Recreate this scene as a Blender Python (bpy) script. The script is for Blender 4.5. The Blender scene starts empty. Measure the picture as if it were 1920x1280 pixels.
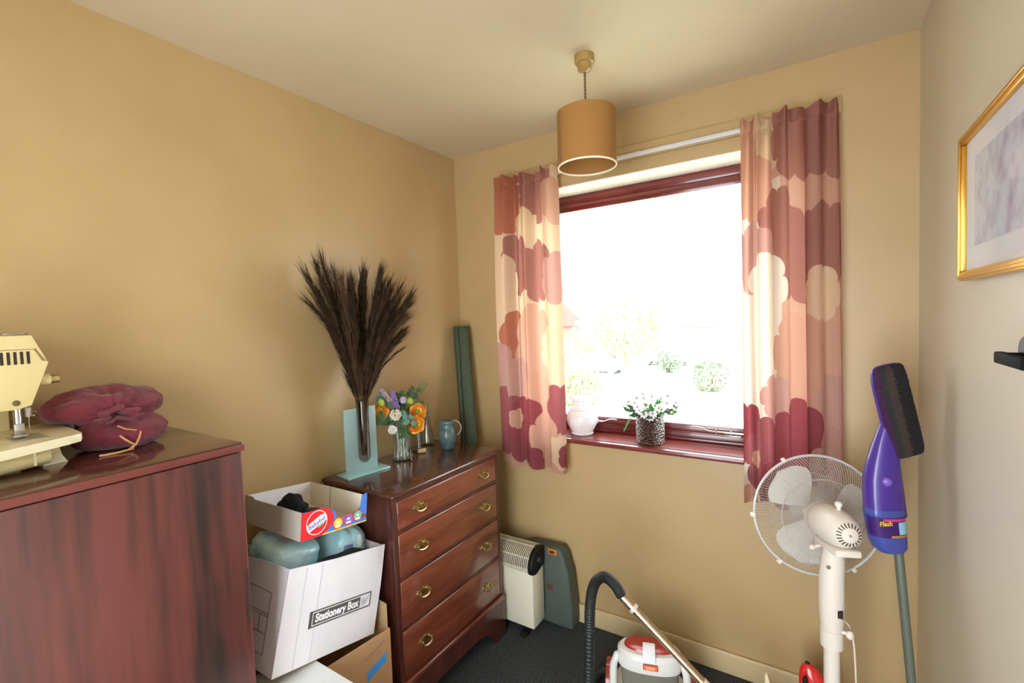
import bpy, bmesh, math, random
from mathutils import Vector, Matrix, Euler, noise as mnoise
SC = bpy.context.scene
COL = SC.collection
PI = math.pi
R = math.radians

# ------------------------------------------------------------------ camera
cam_d = bpy.data.cameras.new('camera'); cam = bpy.data.objects.new('camera', cam_d); COL.objects.link(cam)
cam_d.sensor_width = 36.0; cam_d.lens = 877.05 / 1920 * 36.0; cam_d.clip_start = 0.02; cam_d.clip_end = 2000
CAM = Vector((1.67509, -2.05205, 1.50519))
_y, _p, _r = R(33.03), R(-2.686), R(-2.031)
_f = Vector((-math.sin(_y) * math.cos(_p), math.cos(_y) * math.cos(_p), math.sin(_p)))
_rt = _f.cross(Vector((0, 0, 1))).normalized(); _u = _rt.cross(_f)
_R = _rt * math.cos(_r) + _u * math.sin(_r); _U = -_rt * math.sin(_r) + _u * math.cos(_r)
cam.matrix_world = Matrix(((_R.x, _U.x, -_f.x, CAM.x), (_R.y, _U.y, -_f.y, CAM.y), (_R.z, _U.z, -_f.z, CAM.z), (0, 0, 0, 1)))
SC.camera = cam

# ------------------------------------------------------------------ light and exposure
SC.view_settings.view_transform = 'Standard'; SC.view_settings.look = 'None'
SC.view_settings.gamma = 1.0; SC.view_settings.exposure = 0.0
SC.view_settings.use_curve_mapping = False
SC.cycles.max_bounces = 10; SC.cycles.diffuse_bounces = 6; SC.cycles.transparent_max_bounces = 24
SC.cycles.sample_clamp_indirect = 8.0
W = bpy.data.worlds.new('sky'); SC.world = W; W.use_nodes = True
bg = W.node_tree.nodes['Background']; bg.inputs[0].default_value = (0.84, 0.92, 1.0, 1); bg.inputs[1].default_value = 12.5
def light(name, kind, loc, rot, energy, color=(1, 1, 1), **kw):
    d = bpy.data.lights.new(name, kind); d.energy = energy; d.color = color
    for k, v in kw.items(): setattr(d, k, v)
    o = bpy.data.objects.new(name, d); COL.objects.link(o); o.location = loc; o.rotation_euler = rot
    return o
light('sun', 'SUN', (0, -5, 20), (R(48), 0, R(-20)), 7.0, (1, 0.97, 0.9), angle=R(2))
pl = light('window_daylight', 'AREA', (1.01, 0.24, 1.52), (R(-90), 0, 0), 1.0, shape='RECTANGLE', size=1.22, size_y=1.2)
pl.data.cycles.is_portal = True
light('rear_fill_light', 'AREA', (1.35, -2.95, 1.35), (R(90), 0, 0), 1.0, (1.0, 0.88, 0.70), shape='RECTANGLE', size=0.8, size_y=1.8)  # added fill behind the camera to lift the interior; no such lamp is seen

# ------------------------------------------------------------------ helpers
def lin(c):
    return tuple((v / 255 / 12.92) if v / 255 <= 0.04045 else ((v / 255 + 0.055) / 1.055) ** 2.4 for v in c)
def col4(c): return lin(c) + (1,)

class B:
    """collects shapes in one bmesh, links them as ONE mesh object"""
    def __init__(s, color=None, uv=False):
        s.bm = bmesh.new()
        if color: s.bm.verts.layers.float_color.new(color)
        if uv: s.bm.loops.layers.uv.new('uv')
    def _xf(s, vs, M):
        if M is not None: bmesh.ops.transform(s.bm, matrix=M, verts=vs)
    def box(s, lo, hi, bev=0.0, seg=2, M=None):
        vs = [s.bm.verts.new((x, y, z)) for x in (lo[0], hi[0]) for y in (lo[1], hi[1]) for z in (lo[2], hi[2])]
        fs = [s.bm.faces.new([vs[i] for i in q]) for q in ((0, 1, 3, 2), (4, 6, 7, 5), (0, 4, 5, 1), (2, 3, 7, 6), (0, 2, 6, 4), (1, 5, 7, 3))]
        if bev > 0:
            es = list({e for f in fs for e in f.edges})
            r = bmesh.ops.bevel(s.bm, geom=es, offset=bev, segments=seg, affect='EDGES', profile=0.5)
            vs = list({v for v in r['verts']} | {v for v in vs if v.is_valid})
        s._xf(vs, M); return s
    def prism(s, pts, a, b, axis='z', bev=0.0, M=None):
        def P(p, h):
            return {'z': (p[0], p[1], h), 'y': (p[0], h, p[1]), 'x': (h, p[0], p[1])}[axis]
        v0 = [s.bm.verts.new(P(p, a)) for p in pts]; v1 = [s.bm.verts.new(P(p, b)) for p in pts]
        n = len(pts); fs = [s.bm.faces.new(v0[::-1]), s.bm.faces.new(v1)]
        for i in range(n): fs.append(s.bm.faces.new((v0[i], v0[(i + 1) % n], v1[(i + 1) % n], v1[i])))
        vs = v0 + v1
        if bev > 0:
            es = list(set(fs[0].edges) | set(fs[1].edges))
            r = bmesh.ops.bevel(s.bm, geom=es, offset=bev, segments=2, affect='EDGES', profile=0.5)
            vs = list({v for v in r['verts']} | {v for v in vs if v.is_valid})
        s._xf(vs, M); return s
    def grid(s, fn, nu, nv, cu=False, cv=False, M=None, uv=False, color=None):
        V = [[s.bm.verts.new(fn(i / (nu if cu else nu - 1), j / (nv if cv else nv - 1))) for j in range(nv)] for i in range(nu)]
        for i in range(nu if cu else nu - 1):
            for j in range(nv if cv else nv - 1):
                q = [V[i][j], V[(i + 1) % nu][j], V[(i + 1) % nu][(j + 1) % nv], V[i][(j + 1) % nv]]
                try: s.bm.faces.new(q)
                except ValueError: pass
        s._xf([v for r in V for v in r], M); return V
    def lathe(s, prof, n=32, c=(0, 0), M=None, rf=None):
        nv = len(prof)
        def fn(u, v):
            j = min(nv - 1, int(round(v * (nv - 1)))); r, z = prof[j]; a = 2 * PI * u
            k = rf(a, z) if rf else 1.0
            return (c[0] + max(r, 1e-5) * k * math.cos(a), c[1] + max(r, 1e-5) * k * math.sin(a), z)
        s.grid(fn, n, nv, cu=True, M=M); return s
    def tube(s, pts, r, n=8, M=None, caps=True, flat=None):
        pts = [Vector(p) for p in pts]; m = len(pts)
        rr = r if isinstance(r, (list, tuple)) else [r] * m
        rings = []; up = None
        for i, p in enumerate(pts):
            t = (pts[min(i + 1, m - 1)] - pts[max(i - 1, 0)]).normalized()
            if up is None:
                up = Vector((0, 0, 1)) if abs(t.z) < 0.9 else Vector((1, 0, 0))
            sx = t.cross(up).normalized(); up = sx.cross(t).normalized()
            k = flat if flat else 1.0
            rings.append([s.bm.verts.new(p + sx * rr[i] * math.cos(2 * PI * j / n) + up * rr[i] * k * math.sin(2 * PI * j / n)) for j in range(n)])
        for i in range(m - 1):
            for j in range(n):
                s.bm.faces.new((rings[i][j], rings[i][(j + 1) % n], rings[i + 1][(j + 1) % n], rings[i + 1][j]))
        if caps: s.bm.faces.new(rings[0][::-1]); s.bm.faces.new(rings[-1])
        s._xf([v for q in rings for v in q], M); return s
    def ball(s, c, r, nu=16, nv=10, fn=None, M=None):
        rr = r if isinstance(r, (list, tuple)) else (r, r, r)
        def f(u, v):
            a = 2 * PI * u; b = PI * (v - 0.5); d = Vector((math.cos(a) * math.cos(b), math.sin(a) * math.cos(b), math.sin(b)))
            k = fn(d) if fn else 1.0
            return (c[0] + rr[0] * d.x * k, c[1] + rr[1] * d.y * k, c[2] + rr[2] * d.z * k)
        s.grid(f, nu, nv, cu=True, M=M); return s
    def poly(s, pts):
        s.bm.faces.new([s.bm.verts.new(p) for p in pts]); return s
    def build(s, name, mat, parent=None, smooth=True, angle=35, weld=True, local=False):
        if weld: bmesh.ops.remove_doubles(s.bm, verts=s.bm.verts, dist=1e-6)
        bmesh.ops.recalc_face_normals(s.bm, faces=s.bm.faces)
        me = bpy.data.meshes.new(name)
        if parent is not None and not local:
            root = parent
            while root.parent: root = root.parent
            bmesh.ops.translate(s.bm, vec=-Vector(root.location), verts=s.bm.verts)
        s.bm.to_mesh(me); s.bm.free()
        if smooth:
            me.polygons.foreach_set('use_smooth', [True] * len(me.polygons)); me.set_sharp_from_angle(angle=R(angle))
        me.materials.append(mat)
        o = bpy.data.objects.new(name, me); COL.objects.link(o)
        if parent is not None: o.parent = parent
        return o

def tag(o, label=None, cat=None, group=None, kind=None):
    if label: o['label'] = label
    if cat: o['category'] = cat
    if group: o['group'] = group
    if kind: o['kind'] = kind
    return o
def thing(name, label, cat, loc=(0, 0, 0), rot=(0, 0, 0), group=None):
    o = bpy.data.objects.new(name, None); COL.objects.link(o); o.location = loc; o.rotation_euler = rot
    o.empty_display_size = 0.05
    return tag(o, label, cat, group)
def copy_tree(o, parent=None):
    c = o.copy(); COL.objects.link(c)
    if parent is not None: c.parent = parent
    for ch in list(o.children): copy_tree(ch, c)
    return c
def struct(o): o['kind'] = 'structure'; return o

def text_mesh(body, size, bold=0.0, shear=0.0, ext=0.0002):
    cu = bpy.data.curves.new('lettering', 'FONT'); cu.body = body; cu.size = size; cu.offset = bold; cu.shear = shear
    cu.align_x = 'CENTER'; cu.align_y = 'CENTER'; cu.extrude = ext; cu.resolution_u = 3
    t = bpy.data.objects.new('lettering', cu); COL.objects.link(t)
    dg = bpy.context.evaluated_depsgraph_get(); me = bpy.data.meshes.new_from_object(t.evaluated_get(dg))
    bpy.data.objects.remove(t); bpy.data.curves.remove(cu)
    return me
def lettering(name, body, size, M, mat, parent, bold=0.0, shear=0.0, width=None, arc=None):
    me = text_mesh(body, size, bold, shear)
    if width:
        xs = [v.co.x for v in me.vertices]; k = width / (max(xs) - min(xs))
        for v in me.vertices: v.co.x *= k
    me.transform(M); me.materials.clear(); me.materials.append(mat)
    o = bpy.data.objects.new(name, me); COL.objects.link(o); o.parent = parent
    return o
def frame_M(o, x, y, z):
    x, y, z = Vector(x), Vector(y), Vector(z)
    return Matrix(((x.x, y.x, z.x, o[0]), (x.y, y.y, z.y, o[1]), (x.z, y.z, z.z, o[2]), (0, 0, 0, 1)))

# ------------------------------------------------------------------ materials
def new_mat(name):
    m = bpy.data.materials.new(name); m.use_nodes = True
    return m, m.node_tree.nodes, m.node_tree.links, m.node_tree.nodes['Principled BSDF']
def mat(name, c, rough=0.6, metal=0.0, spec=0.5, bump=None, trans=0.0, sheen=0.0, vary=None, alpha=None, coat=0.0):
    m, N, L, P = new_mat(name)
    P.inputs['Base Color'].default_value = col4(c); P.inputs['Roughness'].default_value = rough
    P.inputs['Metallic'].default_value = metal; P.inputs['Specular IOR Level'].default_value = spec
    P.inputs['Transmission Weight'].default_value = trans; P.inputs['Sheen Weight'].default_value = sheen
    P.inputs['Coat Weight'].default_value = coat
    if alpha is not None: P.inputs['Alpha'].default_value = alpha
    if bump or vary: tc = N.new('ShaderNodeTexCoord')
    if vary:   # (scale, second colour)
        n = N.new('ShaderNodeTexNoise'); n.inputs['Scale'].default_value = vary[0]; n.inputs['Detail'].default_value = 5
        mx = N.new('ShaderNodeMix'); mx.data_type = 'RGBA'; mx.inputs[6].default_value = col4(c); mx.inputs[7].default_value = col4(vary[1])
        rp = N.new('ShaderNodeMapRange'); rp.inputs[1].default_value = 0.35; rp.inputs[2].default_value = 0.65
        L.new(tc.outputs['Object'], n.inputs['Vector']); L.new(n.outputs['Fac'], rp.inputs[0]); L.new(rp.outputs[0], mx.inputs[0])
        L.new(mx.outputs[2], P.inputs['Base Color'])
    if bump:   # (scale, strength, distance)
        n2 = N.new('ShaderNodeTexNoise'); n2.inputs['Scale'].default_value = bump[0]; n2.inputs['Detail'].default_value = 4
        bp = N.new('ShaderNodeBump'); bp.inputs['Strength'].default_value = bump[1]; bp.inputs['Distance'].default_value = bump[2]
        L.new(tc.outputs['Object'], n2.inputs['Vector']); L.new(n2.outputs['Fac'], bp.inputs['Height']); L.new(bp.outputs[0], P.inputs['Normal'])
    return m
def wood(name, c1, c2, stretch=(14, 14, 0.9), rough=0.3, coat=0.0, sharp=(0.35, 0.68), dist=1.5, fine=0.35):
    m, N, L, P = new_mat(name)
    tc = N.new('ShaderNodeTexCoord'); mp = N.new('ShaderNodeMapping'); mp.inputs['Scale'].default_value = stretch
    n = N.new('ShaderNodeTexNoise'); n.inputs['Scale'].default_value = 1.0; n.inputs['Detail'].default_value = 8; n.inputs['Distortion'].default_value = dist
    mp2 = N.new('ShaderNodeMapping'); mp2.inputs['Scale'].default_value = tuple(8 * v for v in stretch)
    n2 = N.new('ShaderNodeTexNoise'); n2.inputs['Scale'].default_value = 1.0; n2.inputs['Detail'].default_value = 4
    ad = N.new('ShaderNodeMath'); ad.operation = 'MULTIPLY_ADD'; ad.inputs[1].default_value = fine; ad.inputs[2].default_value = 0.0
    su = N.new('ShaderNodeMath'); su.operation = 'ADD'
    rp = N.new('ShaderNodeMapRange'); rp.inputs[1].default_value = sharp[0] + fine * .5; rp.inputs[2].default_value = sharp[1] + fine * .5
    mx = N.new('ShaderNodeMix'); mx.data_type = 'RGBA'; mx.inputs[6].default_value = col4(c1); mx.inputs[7].default_value = col4(c2)
    L.new(tc.outputs['Object'], mp.inputs[0]); L.new(mp.outputs[0], n.inputs['Vector'])
    L.new(tc.outputs['Object'], mp2.inputs[0]); L.new(mp2.outputs[0], n2.inputs['Vector'])
    L.new(n2.outputs['Fac'], ad.inputs[0]); L.new(n.outputs['Fac'], su.inputs[0]); L.new(ad.outputs[0], su.inputs[1])
    L.new(su.outputs[0], rp.inputs[0]); L.new(rp.outputs[0], mx.inputs[0]); L.new(mx.outputs[2], P.inputs['Base Color'])
    P.inputs['Roughness'].default_value = rough; P.inputs['Coat Weight'].default_value = coat; P.inputs['Coat Roughness'].default_value = 0.07
    return m
def thin_glass(name, tint=(250, 252, 252), refl=0.08, rough=0.02, mx_refl=0.75):
    m, N, L, P = new_mat(name); N.remove(P)
    t = N.new('ShaderNodeBsdfTransparent'); t.inputs[0].default_value = col4(tint)
    g = N.new('ShaderNodeBsdfGlossy'); g.inputs['Roughness'].default_value = rough
    lw = N.new('ShaderNodeLayerWeight'); lw.inputs[0].default_value = 0.25
    rp = N.new('ShaderNodeMapRange'); rp.inputs[3].default_value = refl; rp.inputs[4].default_value = mx_refl
    mx = N.new('ShaderNodeMixShader'); L.new(lw.outputs['Facing'], rp.inputs[0]); L.new(rp.outputs[0], mx.inputs[0])
    L.new(t.outputs[0], mx.inputs[1]); L.new(g.outputs[0], mx.inputs[2]); L.new(mx.outputs[0], N['Material Output'].inputs[0])
    return m
def cloth_mat(name, c, transl=0.4, attr=None, bump=None, rough=0.9):
    m, N, L, P = new_mat(name); P.inputs['Roughness'].default_value = rough; P.inputs['Specular IOR Level'].default_value = 0.15
    P.inputs['Base Color'].default_value = col4(c)
    tr = N.new('ShaderNodeBsdfTranslucent'); tr.inputs[0].default_value = col4(c)
    if attr:
        at = N.new('ShaderNodeVertexColor'); at.layer_name = attr
        uv = N.new('ShaderNodeUVMap'); ck = N.new('ShaderNodeTexChecker'); ck.inputs['Scale'].default_value = 150
        mp = N.new('ShaderNodeMapping'); mp.inputs['Rotation'].default_value = (0, 0, R(45)); L.new(uv.outputs[0], mp.inputs[0]); L.new(mp.outputs[0], ck.inputs['Vector'])
        mu = N.new('ShaderNodeMath'); mu.operation = 'MULTIPLY'; L.new(ck.outputs['Fac'], mu.inputs[0]); L.new(at.outputs['Alpha'], mu.inputs[1])
        mu2 = N.new('ShaderNodeMath'); mu2.operation = 'MULTIPLY'; mu2.inputs[1].default_value = 0.10; L.new(mu.outputs[0], mu2.inputs[0])
        mx = N.new('ShaderNodeMix'); mx.data_type = 'RGBA'; mx.inputs[7].default_value = col4((244, 226, 208))
        L.new(mu2.outputs[0], mx.inputs[0]); L.new(at.outputs['Color'], mx.inputs[6])
        L.new(mx.outputs[2], P.inputs['Base Color'])
        gm = N.new('ShaderNodeGamma'); gm.inputs[1].default_value = 1.25; L.new(mx.outputs[2], gm.inputs[0]); L.new(gm.outputs[0], tr.inputs[0])
    if bump:
        tc = N.new('ShaderNodeTexCoord'); n2 = N.new('ShaderNodeTexNoise'); n2.inputs['Scale'].default_value = bump[0]
        bp = N.new('ShaderNodeBump'); bp.inputs['Strength'].default_value = bump[1]; bp.inputs['Distance'].default_value = bump[2]
        L.new(tc.outputs['Object'], n2.inputs['Vector']); L.new(n2.outputs['Fac'], bp.inputs['Height']); L.new(bp.outputs[0], P.inputs['Normal'])
    mx2 = N.new('ShaderNodeMixShader'); mx2.inputs[0].default_value = transl
    L.new(P.outputs[0], mx2.inputs[1]); L.new(tr.outputs[0], mx2.inputs[2]); L.new(mx2.outputs[0], N['Material Output'].inputs[0])
    return m

WALLC = (190, 162, 115)
M_wall = mat('wall_paper', WALLC, 0.38, spec=0.5, bump=(260, 0.3, 0.0010), vary=(2.2, (183, 155, 107)))
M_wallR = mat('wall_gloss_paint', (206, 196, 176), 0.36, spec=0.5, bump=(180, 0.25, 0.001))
M_ceil = mat('ceiling_paint', (212, 195, 164), 0.85, spec=0.2, bump=(160, 0.25, 0.001), vary=(1.3, (204, 186, 154)))
M_skirt = mat('skirting_paint', (206, 182, 138), 0.35)
M_carpet = mat('carpet_pile', (54, 58, 60), 0.95, spec=0.1, bump=(420, 1.0, 0.006), vary=(140, (88, 92, 94)))
M_reveal = mat('reveal_paint', (250, 244, 230), 0.7)
M_win = wood('window_mahogany', (122, 44, 40), (92, 28, 28), (2, 20, 20), 0.25, 0.5)
M_sill = wood('sill_mahogany', (138, 56, 44), (112, 40, 34), (1.5, 18, 18), 0.3, 0.5)
M_dress = wood('dresser_mahogany', (130, 66, 44), (94, 44, 30), (16, 1.6, 16), 0.3, 0.7)
M_dressD = wood('dresser_dark_mahogany', (88, 46, 36), (58, 28, 24), (16, 16, 1.6), 0.3, 0.3)
M_dresstop = wood('dresser_top_mahogany', (88, 48, 40), (62, 32, 28), (16, 1.6, 16), 0.2, 0.55)
M_ward = wood('cabinet_mahogany', (100, 50, 44), (46, 33, 29), (6, 6, 0.45), 0.34, 0.1, sharp=(0.40, 0.66), dist=0.9, fine=0.45)
M_wardtop = wood('cabinet_top_mahogany', (98, 54, 44), (66, 36, 30), (18, 2, 18), 0.2, 0.5)
M_wardedge = wood('cabinet_edge_lipping', (120, 60, 52), (96, 46, 40), (18, 2, 2), 0.35)
M_black = mat('black_plastic', (20, 21, 21), 0.5, spec=.3)
M_dark = mat('dark_cloth', (26, 28, 38), 0.9, spec=0.1)
M_slot = mat('dark_slot', (46, 36, 24), 0.9)
M_white = mat('white_plastic', (226, 220, 210), 0.35)
M_whitep = mat('white_ceramic', (240, 238, 238), 0.12, coat=0.5)
M_brass = mat('brass', (186, 168, 112), 0.3, metal=1.0)
M_chrome = mat('chrome', (205, 208, 212), 0.15, metal=1.0)
M_steel = mat('satin_steel', (178, 172, 166), 0.24, metal=1.0)
M_cream = mat('cream_enamel', (208, 190, 136), 0.38)
M_creaml = mat('pale_cream_plastic', (224, 212, 174), 0.35)
M_glasspane = thin_glass('window_glass', (253, 255, 254), 0.03)
M_glassv = thin_glass('vase_glass', (244, 250, 248), 0.10)
M_gold = mat('gilt', (206, 158, 66), 0.3, metal=0.9)
M_leafd = mat('dark_leaf', (44, 74, 40), 0.5, vary=(60, (62, 98, 54)))
M_leafl = mat('light_leaf', (96, 158, 70), 0.5, vary=(60, (60, 126, 58)))
M_leafb = mat('blue_green_leaf', (92, 130, 122), 0.55, vary=(50, (70, 112, 96)))
M_stem = mat('green_stem', (92, 120, 60), 0.5)

# ------------------------------------------------------------------ room shell
RW, RH, RB = 1.965, 2.40, -2.75
WX0, WX1, WZ0, WZ1 = 0.40, 1.62, 0.90, 2.132
WT = 0.30
struct(B().box((-0.12, RB - 0.1, -0.1), (RW + 0.12, 0.0, 0)).build('floor', M_carpet))
struct(B().box((-0.12, RB - 0.1, RH), (RW + 0.12, WT, RH + 0.12)).build('ceiling', M_ceil))
struct(B().box((-0.12, RB - 0.1, 0), (0, 0.0, RH)).build('wall_left', M_wall))
struct(B().box((RW, RB - 0.1, 0), (RW + 0.12, 0.0, RH)).build('wall_right', M_wallR))
b = B()
b.box((-0.12, 0, -0.1), (WX0, WT, RH)); b.box((WX1, 0, -0.1), (RW + 0.12, WT, RH))
b.box((WX0, 0, -0.1), (WX1, WT, WZ0 - 0.002)); b.box((WX0, 0, WZ1), (WX1, WT, RH))
struct(b.build('wall_back', M_wall, smooth=False, weld=False))
b = B(); b.box((0, RB - 0.1, 0), (0.92, RB, RH)); b.box((1.80, RB - 0.1, 0), (RW, RB, RH)); b.box((0.92, RB - 0.1, 2.03), (1.80, RB, RH))
struct(b.build('wall_rear', M_wall, smooth=False, weld=False))
def skirting(name, lo, hi):
    struct(B().box(lo, hi, 0.007, 3).build(name, M_skirt))
skirting('baseboard_back', (0.016, -0.016, 0), (RW - 0.016, 0, 0.092))
skirting('baseboard_left', (0, RB, 0), (0.015, 0, 0.092))
skirting('baseboard_right', (RW - 0.015, RB, 0), (RW, 0, 0.092))
# reveal lining: pale painted soffit and cheeks of the window opening
b = B(); b.box((WX0 + 0.004, 0.002, WZ1 - 0.004), (WX1 - 0.004, 0.17, WZ1)); b.box((WX0, 0.002, WZ0 + 0.02), (WX0 + 0.004, 0.17, WZ1)); b.box((WX1 - 0.004, 0.002, WZ0 + 0.02), (WX1, 0.17, WZ1))
struct(b.build('trim_1', M_reveal, smooth=False, weld=False))
# sill board
struct(B().box((WX0 - 0.03, -0.035, WZ0 - 0.002), (WX1 + 0.03, -0.0005, WZ0 + 0.02), 0.006).box((WX0 + 0.001, -0.002, WZ0 - 0.001), (WX1 - 0.001, 0.19, WZ0 + 0.02)).build('trim_2', M_sill, weld=False))
# timber batten above the window, painted like the wall
struct(B().box((0.30, -0.018, 2.185), (1.755, 0, 2.245), 0.003).build('trim_3', M_wall))
# window: mahogany frame, sash, pane, two stays
win = bpy.data.objects.new('window_1', None); COL.objects.link(win); struct(win)
FY = 0.165
def rect_frame(bb, x0, x1, z0, z1, t, y0, y1, bev=0.004):
    bb.box((x0, y0, z0), (x0 + t, y1, z1), bev); bb.box((x1 - t, y0, z0), (x1, y1, z1), bev)
    bb.box((x0 + t, y0, z0), (x1 - t, y1, z0 + t), bev); bb.box((x0 + t, y0, z1 - t), (x1 - t, y1, z1), bev)
b = B(); rect_frame(b, WX0 + 0.004, WX1 - 0.004, WZ0 + 0.02, WZ1 - 0.004, 0.042, FY, FY + 0.07)
b.box((WX0 + 0.01, FY - 0.010, WZ0 + 0.02), (WX1 - 0.01, FY, WZ0 + 0.036), 0.004)
struct(b.build('window_frame', M_win, win, weld=False))
b = B(); rect_frame(b, WX0 + 0.04, WX1 - 0.04, WZ0 + 0.056, WZ1 - 0.044, 0.040, FY + 0.006, FY + 0.05)
b.box((WX0 + 0.05, FY - 0.006, WZ0 + 0.056), (WX1 - 0.05, FY + 0.006, WZ0 + 0.064), 0.003)
struct(b.build('window_sash', M_win, win, weld=False))
struct(B().box((WX0 + 0.075, FY + 0.026, WZ0 + 0.09), (WX1 - 0.075, FY + 0.030, WZ1 - 0.08)).build('window_pane', M_glasspane, win, smooth=False))
for (xa, xb) in ((0.845, 0.62), (1.205, 1.46)):
    sgn = 1 if xb > xa else -1; L_ = abs(xb - xa)
    b = B(); pts = []
    for k in range(13):
        t = k / 12; x = xa + sgn * 0.075 * t
        pts.append((x, FY - 0.014, 0.9905 - 0.014 * (0.5 - 0.5 * math.cos(PI * min(1, max(0, (t - 0.35) / 0.65))))))
    b.tube(pts, [0.0055 - 0.001 * (k / 12) for k in range(13)], 8, flat=0.7)
    b.box((min(xa + sgn * 0.07, xb), FY - 0.018, 0.9725), (max(xa + sgn * 0.07, xb), FY - 0.010, 0.9805), 0.0015)
    for q in (0.10, 0.16, 0.22):
        if q < L_: b.lathe([(0, 0.966), (0.004, 0.966), (0.004, 0.987), (0, 0.988)], 8, (xa + sgn * q, FY - 0.014))
    b.box((min(xa + sgn * 0.13, xa + sgn * 0.2), FY - 0.024, 0.962), (max(xa + sgn * 0.13, xa + sgn * 0.2), FY - 0.004, 0.968), 0.001)
    struct(b.build('window_stay', mat('stay_metal', (205, 196, 176), 0.3, metal=0.8), win, weld=False))

# ------------------------------------------------------------------ outside (a street seen from the upper floor)
GZ = -2.6
struct(B().box((-60, WT + 0.2, GZ - 0.3), (40, 75, GZ)).build('terrain', mat('lawn', (172, 174, 150), 0.95, vary=(0.6, (184, 184, 164)))))
struct(B().box((-60, 27, GZ), (40, 34, GZ + 0.03)).build('road', mat('pale_tarmac', (178, 176, 178), 0.9)))
def leafy(name, label, cat, centre, rad, n, leaf, mats, trunk=None, seed=0, group=None, shell=0.55):
    rng = random.Random(seed); t = thing(name, label, cat, (centre[0], centre[1], GZ), group=group)
    b = B(); c = Vector(centre)
    for i in range(n):
        d = Vector((rng.gauss(0, 1), rng.gauss(0, 1), rng.gauss(0, 1))).normalized()
        k = (shell + (1 - shell) * rng.random()) * (1 + 0.22 * mnoise.noise(d * 2.3 + Vector((seed, 0, 0))))
        p = c + Vector((d.x * rad[0], d.y * rad[1], d.z * rad[2])) * k
        if p.z < GZ + 0.02: p.z = GZ + 0.02 + rng.random() * 0.2
        M = Matrix.Translation(p) @ Euler((rng.random() * 6, rng.random() * 6, rng.random() * 6)).to_matrix().to_4x4()
        s = leaf * (0.6 + 0.8 * rng.random())
        b.poly([M @ Vector(q) for q in ((-s, 0, 0), (0, -s * .5, 0.1 * s), (s, 0, 0), (0, s * .5, 0.1 * s))])
    b.build('foliage', mats, t, smooth=False, weld=False)
    b = B()
    if trunk:
        b.tube([(c.x, c.y, GZ), (c.x + .05, c.y, (GZ + c.z) / 2), (c.x, c.y, c.z)], [trunk, trunk * .8, trunk * .4], 10)
        for i in range(7):
            a = i * 0.9; b.tube([(c.x, c.y, c.z - rad[2] * .7), (c.x + rad[0] * .6 * math.cos(a), c.y + rad[1] * .6 * math.sin(a), c.z + rad[2] * .3 * math.sin(i))], [trunk * .5, trunk * .15], 6)
    else:
        for i in range(9):
            a = i * 0.7; b.tube([(c.x, c.y, GZ), (c.x + rad[0] * .5 * math.cos(a), c.y + rad[1] * .5 * math.sin(a), c.z + rad[2] * .3)], [0.05, 0.02], 6)
    b.build('trunk' if trunk else 'stem', mat('bark', (150, 128, 104), 0.9), t, weld=False)
    return t
M_fol1 = mat('hedge_foliage', (158, 178, 122), 0.8, vary=(0.9, (180, 190, 130)))
M_fol2 = mat('bush_foliage', (136, 150, 124), 0.8, vary=(0.9, (158, 168, 138)))
M_fol3 = mat('tree_foliage', (182, 196, 140), 0.8, vary=(0.9, (198, 206, 156)))
leafy('garden_shrub', 'loose yellow-green shrub outside beside the left curtain', 'shrub', (-7.7, 18, -1.85), (1.35, 1.0, 1.0), 3200, 0.09, M_fol1, seed=3)
leafy('clipped_bush', 'rounded green clipped bush outside, right of the daisies', 'bush', (-2.95, 24, -1.75), (0.95, 0.9, 0.88), 3600, 0.08, M_fol2, seed=4, shell=0.8)
leafy('street_tree', 'pale leafy tree outside above the pot of daisies', 'tree', (-7.9, 25, 0.9), (2.9, 2.3, 1.9), 5200, 0.13, M_fol3, 0.13, seed=5)
leafy('low_shrub', 'small green shrub outside just behind the daisies', 'shrub', (-7.0, 31.2, -1.75), (1.0, 0.8, 0.9), 1600, 0.1, M_fol2, seed=6)
def house(name, label, x0, x1, y0, y1, ze, zr, wallm, roofm, wins, gable_x=False):
    t = thing(name, label, 'house', ((x0 + x1) / 2, y0, GZ))
    B().box((x0, y0, GZ), (x1, y1, ze)).build('wall', wallm, t)
    b = B(); o = 0.35
    if gable_x: b.prism([(x0 - o, ze), (x1 + o, ze), ((x0 + x1) / 2, zr)], y0 - o, y1 + o, 'y')
    else: b.prism([(y0 - o, ze), (y1 + o, ze), ((y0 + y1) / 2, zr)], x0 - o, x1 + o, 'x')
    b.build('roof', roofm, t)
    for (xc, zc, w, h) in wins:
        f = B().box((xc - w / 2, y0 - 0.05, zc - h / 2), (xc + w / 2, y0 + 0.02, zc + h / 2), 0.02).build('window', mat('house_window_frame', (235, 235, 235), 0.5), t)
        B().box((xc - w / 2 + .08, y0 - 0.06, zc - h / 2 + .08), (xc + w / 2 - .08, y0 - 0.045, zc + h / 2 - .08)).build('pane', mat('house_pane', (150, 160, 172), 0.2), f)
M_brick = mat('pale_brick', (150, 98, 86), 0.9, vary=(3, (138, 90, 78))); M_render = mat('white_render', (150, 148, 142), 0.9)
M_tile = mat('roof_tile', (118, 76, 70), 0.9); M_tile2 = mat('grey_roof_tile', (108, 106, 104), 0.9)
house('brick_house', 'pinkish brick house with steep gable outside, half behind left curtain', -21.5, -14.6, 34, 42, 0.8, 4.6, M_brick, M_tile, [(-16.2, -1.2, 1.4, 1.2), (-18.5, -1.2, 1.4, 1.2)], True)
house('white_house', 'white rendered house outside across the road, behind the street tree', -15.0, -6.2, 46, 54, 0.2, 3.0, M_render, M_tile2, [(-13, -1.0, 1.5, 1.2), (-10.5, -1.0, 1.5, 1.2), (-8, -1.0, 1.5, 1.2)])
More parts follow.
